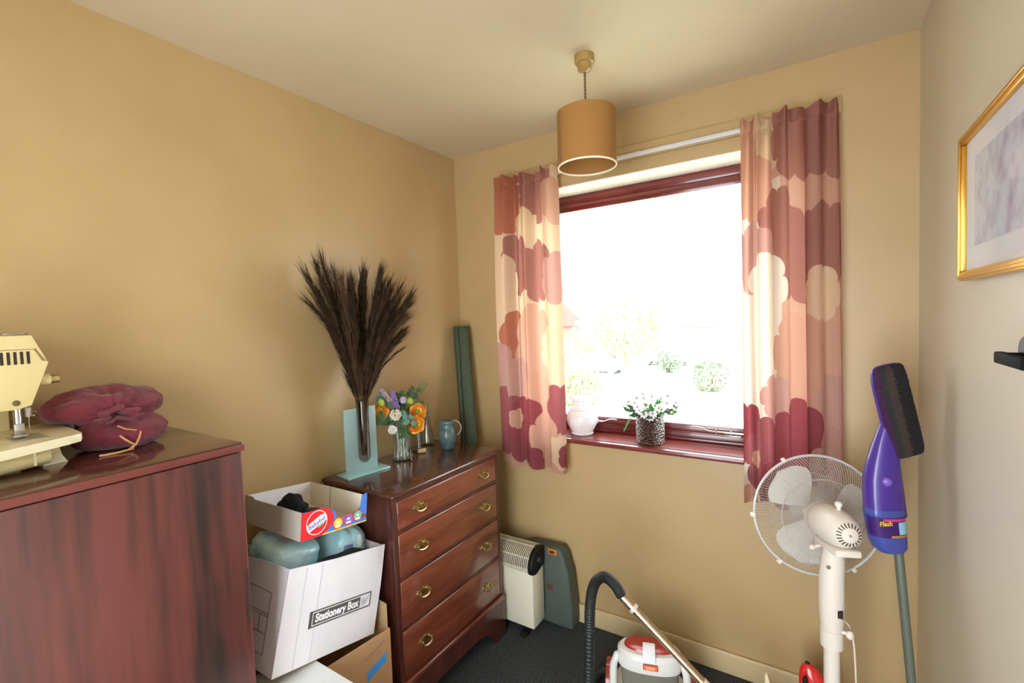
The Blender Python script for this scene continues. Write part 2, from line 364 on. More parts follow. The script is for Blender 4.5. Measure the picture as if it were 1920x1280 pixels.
house('low_house', 'low building with pink tiled roof outside beside the right curtain', -3.6, 2.2, 38, 44, -1.5, -0.6, M_render, M_tile, [(-2.0, -2.0, 1.2, 0.8), (0.5, -2.0, 1.2, 0.8)])
b = B()
for i in range(24): b.box((-2.6 + i * 0.16, 28.5, GZ), (-2.6 + i * 0.16 + 0.14, 28.54, GZ + 1.45))
b.box((-2.6, 28.54, GZ + 0.3), (1.2, 28.6, GZ + 0.4)); b.box((-2.6, 28.54, GZ + 1.1), (1.2, 28.6, GZ + 1.2))
tag(b.build('garden_fence', mat('grey_fence_board', (96, 92, 106), 0.9), smooth=False, weld=False), 'grey board fence outside at the right of the window view', 'fence')
def hillf(u, v):
    x = -70 + 140 * u; y = 130 + 120 * v
    h = 16 * math.exp(-((x + 8) / 34) ** 2 - ((y - 190) / 40) ** 2) + 5 * mnoise.noise(Vector((x / 14, y / 14, 0)))* math.exp(-((x + 8) / 34) ** 2)
    return (x, y, GZ - 2 + h * 1.35)
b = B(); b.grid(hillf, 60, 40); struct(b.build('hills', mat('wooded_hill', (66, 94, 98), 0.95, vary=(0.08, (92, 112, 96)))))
def car(label, x, y, paint, sc=1.0):
    t = thing('car', label, 'car', (x, y, GZ + 0.03), group='cars parked outside')
    z = GZ + 0.03
    b = B(); b.prism([(-2.05, .3), (2.05, .3), (2.1, .62), (1.95, .8), (1.0, .9), (-1.75, .92), (-2.1, .75)], y - .82, y + .82, 'y', M=Matrix.Translation((x, 0, z)))
    b.build('body', paint, t, smooth=False)
    b = B(); b.prism([(-1.6, .86), (1.05, .86), (.35, 1.38), (-1.15, 1.40)], y - .7, y + .7, 'y', M=Matrix.Translation((x, 0, z)))
    b.build('cabin', mat('car_glass', (110, 118, 130), 0.5), t, smooth=False)
    for wx in (-1.3, 1.3):
        for wy in (-.87, .67):
            b = B(); b.lathe([(0, 0), (.32, 0), (.32, .2), (0, .2)], 20, M=Matrix.Translation((x + wx, y + wy, z + .32)) @ Matrix.Rotation(-PI / 2, 4, 'X')); b.build('wheel', mat('tyre', (150, 150, 156), 0.8), t)
car('silver car parked outside, seen right of the white ginger jar', -11.7, 30.0, mat('silver_paint', (196, 198, 206), 0.3))
car('dark blue car parked outside, seen above the metal pot', -8.6, 36.4, mat('dark_paint', (104, 112, 134), 0.3))

# ------------------------------------------------------------------ curtains and rail
PAL = {'cream': (220, 190, 160), 'peach': (206, 160, 138), 'rose': (172, 120, 108), 'lilac': (196, 152, 140), 'deep': (156, 82, 86), 'rust': (186, 120, 96), 'pale': (226, 210, 194)}
def blob(cx, cy, r, lobes, ph, deep):
    def f(u, v):
        dx, dy = u - cx, v - cy; d = math.hypot(dx, dy)
        if d > r * 1.25: return False
        a = math.atan2(dy, dx) * lobes / 2 + ph
        return d < r * (1 - deep + deep * 1.25 * math.sqrt(abs(math.cos(a))))
    return f
def curtain(name, label, x0t, x1t, x0b, x1b, zt, zb, nf, seed, flowers, base):
    rng = random.Random(seed); nu, nv = 300, 540; flatw = 0.62; H = zt - zb
    ph = [rng.random() * 6.28 for _ in range(6)]
    def prof(s, k):   # fold profile, k 0 top .. 1 bottom
        wob = 0.10 * math.sin(3.1 * s + ph[0]) + 0.06 * math.sin(7.3 * s + ph[1]) + 0.02 * math.sin(5 * k + ph[2])
        big = math.sin(2 * PI * nf * (s + wob) + ph[3])
        small = math.sin(2 * PI * nf * 2.7 * (s + wob * .6) + ph[4])
        g = math.exp(-k * 7)
        return (big - .25 * big * abs(big)) * (0.032 * (1 - 0.2 * k)) + small * (0.010 * g + 0.005)
    shapes = [(blob(*f[:3], f[3], f[4], f[5]), f[6], f[7]) for f in flowers]
    def fn(u, v):
        k = 1 - v; z = zt - H * k
        s = u
        x = (x0t + (x1t - x0t) * s) * (1 - k ** 0.8) + (x0b + (x1b - x0b) * s) * k ** 0.8
        x += 0.006 * math.sin(2 * PI * nf * 2 * s + ph[5])
        y = -0.090 + prof(s, k)
        hd = abs(k - 0.030)
        if k < 0.03: y += 0.006 * math.sin(2 * PI * nf * 3.3 * s + ph[1]) ; z += 0.006 * math.sin(2 * PI * nf * 2.2 * s + ph[2])
        if hd < 0.012: y = -0.090 + (y + 0.090) * (0.55 + 0.45 * hd / 0.012)
        if v < 0.3: z += (0.3 - v) / 0.3 * (0.010 * math.sin(2 * PI * nf * s + ph[3])) * (-1)
        return (x, y, z)
    b = B('pattern', True); V = b.grid(fn, nu, nv)
    bm = b.bm; cl = bm.verts.layers.float_color['pattern']; uvl = bm.loops.layers.uv['uv']; pos = {}
    for i in range(nu):
        for j in range(nv):
            U = i / (nu - 1) * flatw; Vv = j / (nv - 1) * H
            c, al = base(U, Vv)
            for sh, cc, a2 in shapes:
                if sh(U, Vv): c, al = cc, a2
            V[i][j][cl] = lin(PAL[c]) + (al,); pos[V[i][j]] = (U, Vv)
    for f in bm.faces:
        for l in f.loops: l[uvl].uv = pos[l.vert]
    o = b.build(name, M_curt, angle=180, weld=False)
    tag(o, label, 'curtain'); return o
M_curt = cloth_mat('curtain_cotton', (220, 160, 140), 0.5, attr='pattern')
# flower list: (centre u, centre v from the hem, radius, lobes, phase, depth, colour, check)
baseL = lambda u, v: ('cream', 1) if v > 0.35 else ('peach', 0)
FL = [(0.10, 1.32, .17, 6, 0, .2, 'rust', 0), (0.42, 1.35, .16, 6, 1, .2, 'rose', 0), (0.60, 1.28, .11, 5, 1, .2, 'peach', 1),
      (0.30, 1.16, .11, 6, 2, .2, 'cream', 0), (0.20, 1.00, .15, 6, .5, .2, 'rose', 0), (0.42, 0.96, .15, 7, .5, .2, 'rose', 0), (0.58, .92, .12, 6, 2, .2, 'lilac', 0),
      (0.05, .92, .15, 6, .3, .2, 'cream', 0), (0.18, .62, .15, 6, 1.3, .2, 'rust', 0), (0.05, .50, .12, 6, .3, .2, 'lilac', 0),
      (0.36, .60, .20, 7, .3, .2, 'peach', 1), (0.55, .58, .12, 7, .3, .2, 'cream', 0), (0.22, .42, .12, 6, .9, .2, 'lilac', 0),
      (0.40, .30, .17, 7, .2, .2, 'peach', 0), (0.06, .22, .17, 6, 1.4, .2, 'deep', 1), (0.26, .18, .17, 6, .1, .2, 'deep', 0), (0.58, .30, .12, 6, .1, .2, 'deep', 1), (0.17, .24, .05, 5, .1, .2, 'peach', 0),
      (0.44, .14, .14, 6, .6, .2, 'peach', 0), (0.32, .03, .08, 6, .2, .2, 'deep', 0), (0.57, .10, .08, 5, .2, .2, 'cream', 0), (0.62, .08, .06, 5, .2, .2, 'deep', 0), (.5, -.02, .07, 5, 1, .2, 'peach', 0)]
curtain('curtain', 'pink and cream floral curtain at the left of the window', 0.330, 0.672, 0.312, 0.682, 2.205, 0.772, 3.0, 11, FL, baseL)
baseR = lambda u, v: ('pale', 0) if u < 0.26 and v < 1.2 else ('peach', 1)
FR = [(0.06, 1.40, .13, 6, 0, .2, 'peach', 0), (0.20, 1.36, .12, 6, 1, .2, 'cream', 0), (0.36, 1.34, .16, 7, 1, .2, 'rose', 0), (0.56, 1.34, .17, 6, .4, .2, 'rose', 0), (0.08, 1.18, .13, 6, 1, .2, 'peach', 0),
      (0.24, 1.06, .11, 6, .2, .2, 'rose', 0), (0.36, .92, .17, 6, .6, .2, 'rose', 0), (0.54, .96, .14, 6, .4, .2, 'rose', 0), (0.50, .78, .10, 6, .3, .2, 'cream', 0), (0.09, .92, .13, 7, .3, .2, 'lilac', 0),
      (0.17, .82, .12, 6, .7, .2, 'pale', 0), (0.36, .56, .16, 6, .3, .2, 'peach', 0), (0.42, .44, .14, 6, .3, .2, 'peach', 0), (0.56, .40, .10, 6, .3, .2, 'lilac', 1), (0.22, .40, .09, 6, .3, .2, 'lilac', 0),
      (0.03, .26, .12, 6, .2, .2, 'deep', 0), (0.17, .17, .15, 6, .9, .2, 'deep', 1), (0.36, .24, .16, 7, .4, .2, 'deep', 0), (0.20, .05, .10, 6, .4, .2, 'deep', 0), (0.58, .16, .15, 6, .4, .2, 'lilac', 0), (0.09, .17, .035, 5, .4, .2, 'peach', 0), (0.02, .01, .06, 5, .4, .2, 'peach', 0)]
curtain('curtain', 'pink and cream floral curtain at the right of the window, behind the fan', 1.442, 1.748, 1.440, 1.760, 2.212, 0.778, 3.1, 23, FR, baseR)
t = thing('curtain_rail', 'white metal curtain rail above the window', 'curtain rail', (1.02, -0.03, 2.2))
B().box((0.31, -0.048, 2.184), (1.745, -0.036, 2.200), 0.002).build('track', mat('rail_white', (208, 206, 204), 0.3), t)
for x in (0.325, 1.04, 1.73): B().box((x - .008, -0.040, 2.192), (x + .008, -0.017, 2.204), 0.001).build('bracket', M_white, t)

# ------------------------------------------------------------------ pendant lamp
LX, LY = 1.013, -0.516
t = thing('pendant_lamp', 'tan drum shade hanging from the ceiling on a twisted cord', 'lamp', (LX, LY, RH))
B().lathe([(0, 2.4), (.034, 2.4), (.034, 2.378), (.031, 2.374), (.024, 2.372), (.023, 2.352), (.015, 2.346), (.005, 2.344), (0, 2.344)], 32, (LX, LY)).build('ceiling_rose', mat('cream_bakelite', (166, 134, 76), 0.35), t)
b = B()
for q in (0, PI):
    b.tube([(LX + .0022 * math.cos(a * .55 + q), LY + .0022 * math.sin(a * .55 + q), 2.346 - a * .0021) for a in range(0, 90)], 0.0022, 6)
b.build('cord', mat('twisted_flex', (120, 96, 56), 0.7), t)
ZB, ZT = 2.024, 2.208
M_shade = cloth_mat('shade_fabric', (178, 130, 74), 0.22, bump=(500, 0.2, 0.0005))
b = B(); b.lathe([(.099, ZB), (.1, ZB), (.1, ZT), (.0985, ZT), (.0985, ZB), (.099, ZB)], 64, (LX, LY)); sh = b.build('lamp_shade', M_shade, t)
b = B(); b.lathe([(.0978, ZB - .0012), (.1008, ZB - .0012), (.1008, ZB + .004), (.0978, ZB + .004), (.0978, ZB - .0012)], 64, (LX, LY)); b.build('rim', mat('shade_rim', (244, 234, 208), 0.6), sh)
b = B(); a0 = R(228)
b.grid(lambda u, v: (LX + .1008 * math.cos(a0 + u * .12), LY + .1008 * math.sin(a0 + u * .12), ZB + .004 + v * (ZT - ZB - .004)), 4, 2); b.build('seam', mat('shade_seam', (138, 106, 66), 0.8), sh)
b = B(); b.lathe([(0, 2.162), (.016, 2.162), (.017, 2.12), (.02, 2.118), (.02, 2.108), (0, 2.108)], 20, (LX, LY))
for q in range(3):
    a = q * 2.094 + 2.6; b.tube([(LX + .016 * math.cos(a), LY + .016 * math.sin(a), 2.13), (LX + .06 * math.cos(a), LY + .06 * math.sin(a), 2.16), (LX + .0985 * math.cos(a), LY + .0985 * math.sin(a), 2.2)], 0.0014, 6)
b.build('lamp_holder', M_white, t)

# ------------------------------------------------------------------ tall cabinet on the left
CX, CY1, CZ = 0.455, -1.458, 1.221
t = thing('wooden_cabinet', 'tall dark mahogany cabinet against the left wall carrying the sewing machine', 'cabinet', (0.23, -1.9, 0))
b = B(); b.box((0.018, -2.36, 0.04), (CX - 0.001, CY1, CZ - 0.022)); b.box((0.03, -2.34, 0), (CX - .03, CY1 - .03, .04)); b.build('carcass', M_ward, t, smooth=False, weld=False)
tp = B().box((0.016, -2.37, CZ - 0.022), (0.464, -1.447, CZ), 0.004).build('top', M_wardtop, t)
B().box((0.464, -2.37, CZ - 0.021), (0.4675, -1.447, CZ - 0.0035), 0.001).build('lipping', M_wardedge, tp)
for (ya, yb) in ((-1.905, -1.456), (-2.36, -1.909)):
    d = B().box((CX, ya, 0.045), (CX + .010, yb, CZ - .024), 0.0015).build('door', M_ward, t)
    B().box((CX + .001, yb - .001, 0.045), (CX + .0095, yb + .003, CZ - .024), 0.001).build('edge_strip', M_wardedge, d)
    if yb > -1.5: B().box((CX + .0098, yb - .006, .76), (CX + .0106, yb - .0005, .90)).build('finger_pull', M_slot, d)

# sewing machine
t = thing('sewing_machine', 'cream sewing machine standing on the mahogany cabinet', 'sewing machine', (0.2, -1.83, CZ))
prof = [(-1.771, 1.509), (-1.748, 1.447), (-1.779, 1.358), (-1.80, 1.352), (-1.88, 1.352), (-1.905, 1.447), (-1.885, 1.509)]
hd = B().prism(prof, 0.06, 0.268, 'x', 0.004).build('head', M_cream, t, angle=30)
b = B()
for k in range(9):
    y = -1.7795 - k * 0.0098
    b.box((0.2676, y - .0024, 1.4475), (0.2688, y + .0024, 1.474))
b.build('vent', M_slot, hd, smooth=False)
b = B(); b.prism([(-1.7705, 1.478), (-1.7665, 1.478), (-1.7535, 1.4525), (-1.7585, 1.4525)], .2676, .2686, 'x'); b.box((.2676, -1.90, 1.4775), (.2686, -1.7665, 1.479)); b.box((.2676, -1.757, 1.4515), (.2686, -1.749, 1.4528))
b.build('cover_seam', mat('seam_shadow', (128, 108, 62), .8), hd, smooth=False)
B().lathe([(0, 0), (.006, 0), (.006, .0015), (.004, .002), (0, .002)], 18, M=Matrix.Translation((.268, -1.803, 1.3665)) @ Matrix.Rotation(PI / 2, 4, 'Y')).build('screw', mat('screw_metal', (120, 106, 76), .4, metal=.8), hd)
b = B(); b.lathe([(0, 0), (.012, 0), (.012, .016), (.0085, .017), (.0085, .03), (0, .03)], 24, M=Matrix.Translation((.235, -1.758, 1.409)) @ Matrix.Rotation(-PI / 2, 4, 'X'))
b.build('dial', mat('dial_cream', (216, 200, 150), .3), t)
b = B()
for k in range(18):
    a = k * 2 * PI / 18; b.box((-.0008, -.0008, .018), (.0008, .0008, .031), M=Matrix.Translation((.235, -1.758, 1.409)) @ Matrix.Rotation(-PI / 2, 4, 'X') @ Matrix.Rotation(a, 4, 'Z') @ Matrix.Translation((.009, 0, 0)))
b.build('knurl', M_brass, t, smooth=False)
B().box((0.022, -1.90, CZ + .03), (0.10, -1.785, 1.40), 0.006).build('pillar', M_cream, t)
b = B(); b.tube([(.25, -1.80, 1.353), (.25, -1.80, 1.335), (.25, -1.80, 1.318)], .0065, 12); b.tube([(.25, -1.80, 1.32), (.25, -1.80, 1.299)], .0038, 10); b.box((.236, -1.811, 1.2935), (.268, -1.789, 1.2985), 0.001); b.box((.256, -1.808, 1.299), (.262, -1.792, 1.322), .001)
b.build('presser_foot', M_chrome, t, weld=False)
b = B(); b.tube([(.25, -1.783, 1.353), (.25, -1.783, 1.333)], .005, 10); b.tube([(.25, -1.783, 1.335), (.25, -1.783, 1.297)], [.0014, .0006], 6); b.tube([(.25, -1.783, 1.343), (.262, -1.772, 1.343)], .0018, 6); b.tube([(.25, -1.783, 1.336), (.256, -1.774, 1.334)], .0022, 6)
b.build('needle_bar', M_chrome, t, weld=False)
b = B(); b.tube([(.23, -1.80, 1.509), (.23, -1.80, 1.512), (.23, -1.776, 1.513), (.22, -1.768, 1.511)], .002, 6); b.box((.21, -1.808, 1.5085), (.235, -1.792, 1.5135), .001)
b.build('thread_guide', M_chrome, t, weld=False)
bedp = [(.07, -1.705), (.20, -1.709), (.305, -1.712), (.326, -1.719), (.338, -1.745), (.386, -1.851), (.418, -1.93), (.418, -2.03), (.07, -2.03)]
bd = B().prism(bedp, 1.272, 1.290, 'z', 0.003).build('bed', M_creaml, t)
b = B(); b.box((.215, -1.815, 1.2899), (.30, -1.765, 1.2906)); b.build('needle_plate', mat('needle_plate_steel', (196, 194, 176), .35, metal=.6), bd)
b = B(); b.box((.12, -1.764, 1.2899), (.30, -1.763, 1.2903)); b.box((.30, -1.9, 1.2899), (.301, -1.763, 1.2903)); b.build('bed_seam', mat('bed_seam_shadow', (160, 144, 100), .8), bd, smooth=False)
b = B(); b.prism([(-1.735, 1.236), (-1.742, 1.272), (-2.03, 1.272), (-2.03, 1.232), (-1.86, 1.232), (-1.80, 1.236)], .06, .255, 'x', .003); b.build('base', M_cream, t)
def trayf(u, v):
    a = PI * v; return (.255 + .055 * math.sin(a) ** .6 * 1.0, -1.765 - .20 * u, 1.2515 - .022 * math.cos(a) - 0.006 * math.sin(PI * u))
b = B(); b.grid(trayf, 14, 12); b.prism([(.25, 1.2295), (.256, 1.2295), (.256, 1.2735), (.25, 1.2735)], -1.965, -1.765, 'y'); b.build('accessory_tray', M_cream, t)
for y in (-1.79, -1.875): B().box((.262, y - .002, 1.236), (.3105, y + .002, 1.2715)).build('rib', M_creaml, t, smooth=False)
B().prism([(-1.728, CZ), (-1.74, 1.245), (-1.765, 1.245), (-1.77, CZ)], .05, .262, 'x', .002).build('foot', M_creaml, t)
B().box((.06, -2.02, CZ), (.25, -1.80, 1.233), .004).build('foot', M_cream, t)

# maroon drawstring bag
t = thing('drawstring_bag', 'maroon cloth drawstring bag slumped beside the sewing machine', 'bag', (0.15, -1.62, CZ))
def ell(d, o, c, r):
    # distance from o along d to the ellipsoid (c, r)
    p = [(o[i] - c[i]) / r[i] for i in range(3)]; q = [d[i] / r[i] for i in range(3)]
    A = sum(v * v for v in q); Bq = sum(p[i] * q[i] for i in range(3)); Cq = sum(v * v for v in p) - 1
    D = Bq * Bq - A * Cq
    return (-Bq + math.sqrt(D)) / A if D > 0 else 0.0
O_ = (0.145, -1.615, 1.292); MO = Vector((0.262, -1.632, 1.306))
def bagf(u, v):
    a = 2 * PI * u; bq = PI * (v - .5); d = Vector((math.cos(a) * math.cos(bq), math.sin(a) * math.cos(bq), math.sin(bq)))
    r1 = ell(d, O_, (.136, -1.622, 1.322), (.108, .126, .050)); r2 = ell(d, O_, (.165, -1.607, 1.258), (.120, .100, .048))
    k = 60.0; m = math.log(math.exp(k * r1 * 8) + math.exp(k * r2 * 8)) / (k * 8)
    p = Vector(O_) + d * m
    dm = (p - MO).length
    ang = math.atan2(p.z - MO.z, p.y - MO.y)
    fold = 0.012 * (abs(math.sin(6.5 * ang + 1.6 * mnoise.noise(p * 16))) - .6) * math.exp(-dm / 0.06)
    fold += 0.014 * (.45 - abs(mnoise.noise(Vector((p.x * 14, p.y * 14 + p.z * 6, p.z * 34)) + Vector((3, 1, 0))))) + 0.007 * (.4 - abs(mnoise.noise(p * 34))) - .006
    fold += 0.010 * (abs(math.sin(24 * (p.y + .8 * p.z) + 5 * mnoise.noise(p * 8))) - .6) * (0.6 if p.z > 1.30 else 0.25)
    fold -= 0.030 * math.exp(-(dm / 0.032) ** 2)
    p += d * fold
    if p.z < CZ + .001: p.z = CZ + .001
    if p.x < .012: p.x = .012
    if p.y < -1.700 and p.z < 1.295: p.z = 1.295
    return p
M_bag = mat('maroon_cotton', (116, 48, 58), .85, spec=.2, sheen=.2, bump=(300, .15, .001))
b = B(); b.grid(bagf, 240, 150, cu=True); b.build('bag_body', M_bag, t, angle=180)
def mouthf(u, v):
    a = 2 * PI * u; w = .5 + .35 * math.sin(9 * a + 2 * math.sin(2 * a)) + .6 * mnoise.noise(Vector((2.2 * math.cos(a), 2.2 * math.sin(a), v)))
    r = .007 + v * (.017 + .013 * w); x = MO.x - .020 + .024 * math.sin(v * 2.6) + .010 * w * v
    return (x, MO.y + r * math.cos(a) * 1.5 + .004 * math.sin(5 * a), MO.z + r * math.sin(a) * .62 - .006 * math.cos(2 * a))
b = B(); b.grid(mouthf, 120, 14, cu=True); b.build('gathered_mouth', M_bag, t, angle=180)
b = B()
b.tube([(.285, -1.640, 1.262), (.289, -1.628, 1.248), (.291, -1.615, 1.236), (.291, -1.618, 1.226), (.286, -1.645, 1.2235), (.283, -1.672, 1.2235)], .0024, 6)
b.tube([(.280, -1.597, 1.263), (.290, -1.604, 1.250), (.294, -1.613, 1.236), (.294, -1.628, 1.2265), (.290, -1.66, 1.2235), (.286, -1.676, 1.2235)], .0024, 6)
b.tube([(.274, -1.640, 1.285), (.282, -1.628, 1.276), (.282, -1.612, 1.270), (.278, -1.60, 1.266)], .0016, 6)
b.ball((.2865, -1.677, 1.2245), (.003, .005, .003), 10, 6)
b.build('drawstring', mat('tan_cord', (206, 146, 98), .8), t, weld=False)

# ------------------------------------------------------------------ chest of drawers
DX, DY0, DY1 = 0.412, -0.925, -0.272
t = thing('chest_of_drawers', 'mahogany chest of four drawers with brass handles against the left wall', 'chest of drawers', (0.22, -0.6, 0))
b = B(); b.box((.018, DY0, .19), (DX - .016, DY1, .884)); b.box((DX - .016, DY0, .19), (DX, DY0 + .018, .884), .002); b.box((DX - .016, DY1 - .018, .19), (DX, DY1, .884), .002)
for z in (.750, .575, .388): b.box((DX - .016, DY0 + .018, z - .006), (DX - .001, DY1 - .018, z + .006), .002)
b.box((DX - .016, DY0 + .018, .866), (DX, DY1 - .018, .884))
b.build('carcass', M_dressD, t, weld=False)
tp = B().box((.016, DY0 - .012, .882), (DX + .014, DY1 + .012, .900), .0088, 5).build('top', M_dresstop, t)
def handle(y, z, par):
    e = B()
    e.prism([(y - .033, z), (y - .026, z + .012), (y - .014, z + .009), (y - .006, z + .017), (y + .006, z + .017), (y + .014, z + .009), (y + .026, z + .012), (y + .033, z), (y + .024, z - .009), (y + .010, z - .006), (y, z - .011), (y - .010, z - .006), (y - .024, z - .009)], DX + .002, DX + .0045, 'x', .0008)
    for s in (-1, 1): e.lathe([(0, 0), (.006, 0), (.005, .008), (.007, .012), (.0055, .017), (0, .018)], 14, M=Matrix.Translation((DX + .004, y + s * .024, z + .002)) @ Matrix.Rotation(PI / 2, 4, 'Y'))
    h = e.build('handle', M_brass, par, weld=False)
    e = B(); pts = []
    for k in range(17):
        a = PI * k / 16; pts.append((DX + .017 + .006 * math.sin(a), y - .024 * math.cos(a) * (1 + .12 * math.sin(a) ** 2), z + .002 - .014 * math.sin(a) ** .8))
    e.tube(pts, [.0024 + .0012 * math.sin(PI * k / 16) for k in range(17)], 8); e.build('bail', M_brass, h)
for (z0, z1) in ((.757, .865), (.582, .743), (.395, .568), (.204, .381)):
    d = B().box((DX - .014, DY0 + .020, z0), (DX + .002, DY1 - .020, z1), .005, 3).build('drawer', M_dress, t)
    zc = z0 + (z1 - z0) * .52
    handle(DY0 + .125, zc, d); handle(DY1 - .125, zc, d)
b = B(); b.box((DX - .03, DY0 - .006, .176), (DX + .012, DY1 + .006, .196), .006, 3); b.box((.018, DY0 - .006, .176), (DX - .03, DY0, .196), .004)
b.build('plinth_moulding', M_dress, t, weld=False)
apr = [(DY0 - .006, .176), (DY0 - .006, 0), (DY0 + .075, 0), (DY0 + .10, .05), (DY0 + .15, .085), (DY0 + .2, .095), (DY1 - .2, .095), (DY1 - .15, .085), (DY1 - .10, .05), (DY1 - .075, 0), (DY1 + .006, 0), (DY1 + .006, .176)]
B().prism(apr, DX - .012, DX + .008, 'x', .002).build('plinth', M_dressD, t)
for y in (DY0, DY1):
    e = B(); e.box((.018, y - .006, 0), (.09, y + .006, .176)); e.box((.02, y - .006, .1), (DX - .012, y + .006, .176)); e.build('side_plinth', M_dressD, t, weld=False)

# ------------------------------------------------------------------ things on the chest of drawers
DZ = 0.900
# frosted glass panel with test-tube vase
t = thing('glass_panel_vase', 'frosted pale blue glass panel holding a clear tube vase', 'vase', (0.09, -0.8, DZ))
pa, pb = Vector((.098, -.876, 0)), Vector((.118, -.734, 0)); dr = (pb - pa).normalized(); nr = Vector((dr.y, -dr.x, 0))
if nr.x < 0: nr = -nr
Mp = frame_M((pa.x, pa.y, DZ), dr, (0, 0, 1), nr)      # local x along the panel, y up, z towards the room
M_frost = bpy.data.materials.new('frosted_glass'); M_frost.use_nodes = True
N = M_frost.node_tree.nodes; Lk = M_frost.node_tree.links; P = N['Principled BSDF']; P.inputs['Base Color'].default_value = col4((206, 232, 236)); P.inputs['Roughness'].default_value = .35
tr = N.new('ShaderNodeBsdfTranslucent'); tr.inputs[0].default_value = col4((206, 236, 240)); tp_ = N.new('ShaderNodeBsdfTransparent'); tp_.inputs[0].default_value = col4((196, 230, 232))
m1 = N.new('ShaderNodeMixShader'); m1.inputs[0].default_value = .45; m2 = N.new('ShaderNodeMixShader'); m2.inputs[0].default_value = .18
Lk.new(P.outputs[0], m1.inputs[1]); Lk.new(tr.outputs[0], m1.inputs[2]); Lk.new(m1.outputs[0], m2.inputs[1]); Lk.new(tp_.outputs[0], m2.inputs[2]); Lk.new(m2.outputs[0], N['Material Output'].inputs[0])
wp = (pb - pa).length
B().box((0, .008, -.003), (wp, .268, .003), .001, M=Mp).build('panel', M_frost, t)
B().box((-.02, 0, -.04), (wp + .03, .0085, .05), .0015, M=Mp).build('base', mat('green_edge_glass', (160, 206, 204), .08, spec=.8), t)
tx = wp * .47
tb = [(.0, .048), (.012, .050), (.020, .058), (.024, .072), (.0245, .26), (.027, .300), (.026, .300), (.0232, .26), (.0228, .074), (.0185, .062), (.011, .056), (0, .054)]
b = B(); b.lathe(tb, 28, M=Mp @ Matrix.Translation((tx, 0, .030)) @ Matrix.Rotation(-PI / 2, 4, 'X')); b.build('tube', thin_glass('tube_glass', (232, 226, 222), .05, mx_refl=.40), t)
TUBE = Mp @ Vector((tx, .075, .030)); TUBT = Mp @ Vector((tx, .29, .030))
# dried plumes standing in the tube
M_plume = mat('dried_plume', (74, 56, 40), .9, spec=.1, vary=(40, (46, 36, 26)))
M_plume2 = mat('dried_plume_tan', (88, 66, 48), .9, spec=.1)
TIPS = [(-1.031, 1.742, .10), (-.985, 1.785, .15), (-.962, 1.775, .08), (-.925, 1.735, .14), (-1.01, 1.69, .18), (-.96, 1.66, .08), (-.90, 1.66, .2), (-1.005, 1.575, .11), (-.86, 1.66, .08), (-.835, 1.62, .15), (-.803, 1.725, .10), (-.783, 1.752, .15), (-.745, 1.735, .22), (-.715, 1.75, .08), (-.668, 1.765, .13), (-.69, 1.70, .20), (-.625, 1.72, .10), (-.585, 1.69, .17), (-.535, 1.655, .12), (-.56, 1.60, .2), (-.59, 1.655, .24), (-.575, 1.545, .14), (-.575, 1.49, .19), (-.56, 1.44, .12), (-.585, 1.40, .17), (-.63, 1.58, .26), (-.72, 1.62, .26), (-.78, 1.60, .27), (-.95, 1.70, .22), (-.99, 1.64, .13), (-.93, 1.58, .24), (-.56, 1.625, .09), (-.60, 1.60, .10), (-.61, 1.53, .22), (-.65, 1.68, .18), (-.76, 1.70, .10), (-.70, 1.56, .12), (-.86, 1.56, .14), (-.88, 1.70, .18), (-.555, 1.53, .16), (-.56, 1.475, .15), (-.585, 1.43, .13), (-.60, 1.46, .19), (-.545, 1.57, .13), (-1.02, 1.60, .10)]
rng = random.Random(7)
for i, (ty, tz, tx_) in enumerate(TIPS):
    p0 = TUBE + Vector((rng.uniform(-.011, .011), rng.uniform(-.011, .011), rng.uniform(-.0, .02))); p1 = TUBT + Vector((rng.uniform(-.012, .012), max(-.019, min(.019, (ty + .79) * .09)) , 0)); p3 = Vector((tx_, ty, tz))
    dirn = (p1 - p0).normalized(); p2 = p1 + Vector(((tx_ - p1.x) * .6, (ty - p1.y) * (.58 if tz > 1.6 else .45), (tz - p1.z) * (.70 if tz > 1.6 else .86)))
    def bez(s):
        if s < .25: return p0.lerp(p1, s / .25)
        q = (s - .25) / .75; a = p1; c1 = p1 + Vector((0, (ty - p1.y) * .22, (tz - p1.z) * .34)); c2 = p2
        return a * (1 - q) ** 3 + c1 * 3 * q * (1 - q) ** 2 + c2 * 3 * q * q * (1 - q) + p3 * q ** 3
    thin = 22 <= i <= 24 or i == 7
    pts = [bez(k / 23) for k in range(24)]
    b = B(); b.tube(pts, [.0016 - .0012 * k / 23 for k in range(24)], 5)
    nh = 120 if thin else (300 if i > 38 else 430)
    for h in range(nh):
        s = .28 + .64 * (rng.random() ** .9); p = bez(s); tg = (bez(min(1, s + .03)) - bez(s - .03)).normalized()
        side = Vector((rng.gauss(0, 1), rng.gauss(0, 1), rng.gauss(0, 1))); side = (side - tg * side.dot(tg)).normalized()
        Lh = rng.uniform(.05, .13) * (.55 if thin else 1.0) * (1 - .35 * max(0, s - .8) / .2)
        d1 = (tg + side * rng.uniform(.06, .38)).normalized(); d2 = (d1 + tg * .25 + Vector((0, 0, -.06))).normalized()
        w = tg.cross(side) * rng.uniform(.0006, .0013); e1 = p + d1 * Lh * .5; e2 = e1 + d2 * Lh * .5
        v = [b.bm.verts.new(q) for q in (p - w, p + w, e1 + w, e1 - w, e2)]
        b.bm.faces.new((v[0], v[1], v[2], v[3])); b.bm.faces.new((v[3], v[2], v[4]))
    o = b.build('dried_plume', M_plume2 if i % 5 == 3 else M_plume, smooth=False, weld=False)
    tag(o, 'dark brown dried grass plume standing in the tube vase', 'dried plume', 'dried grass plumes in the tube vase')
b = B()
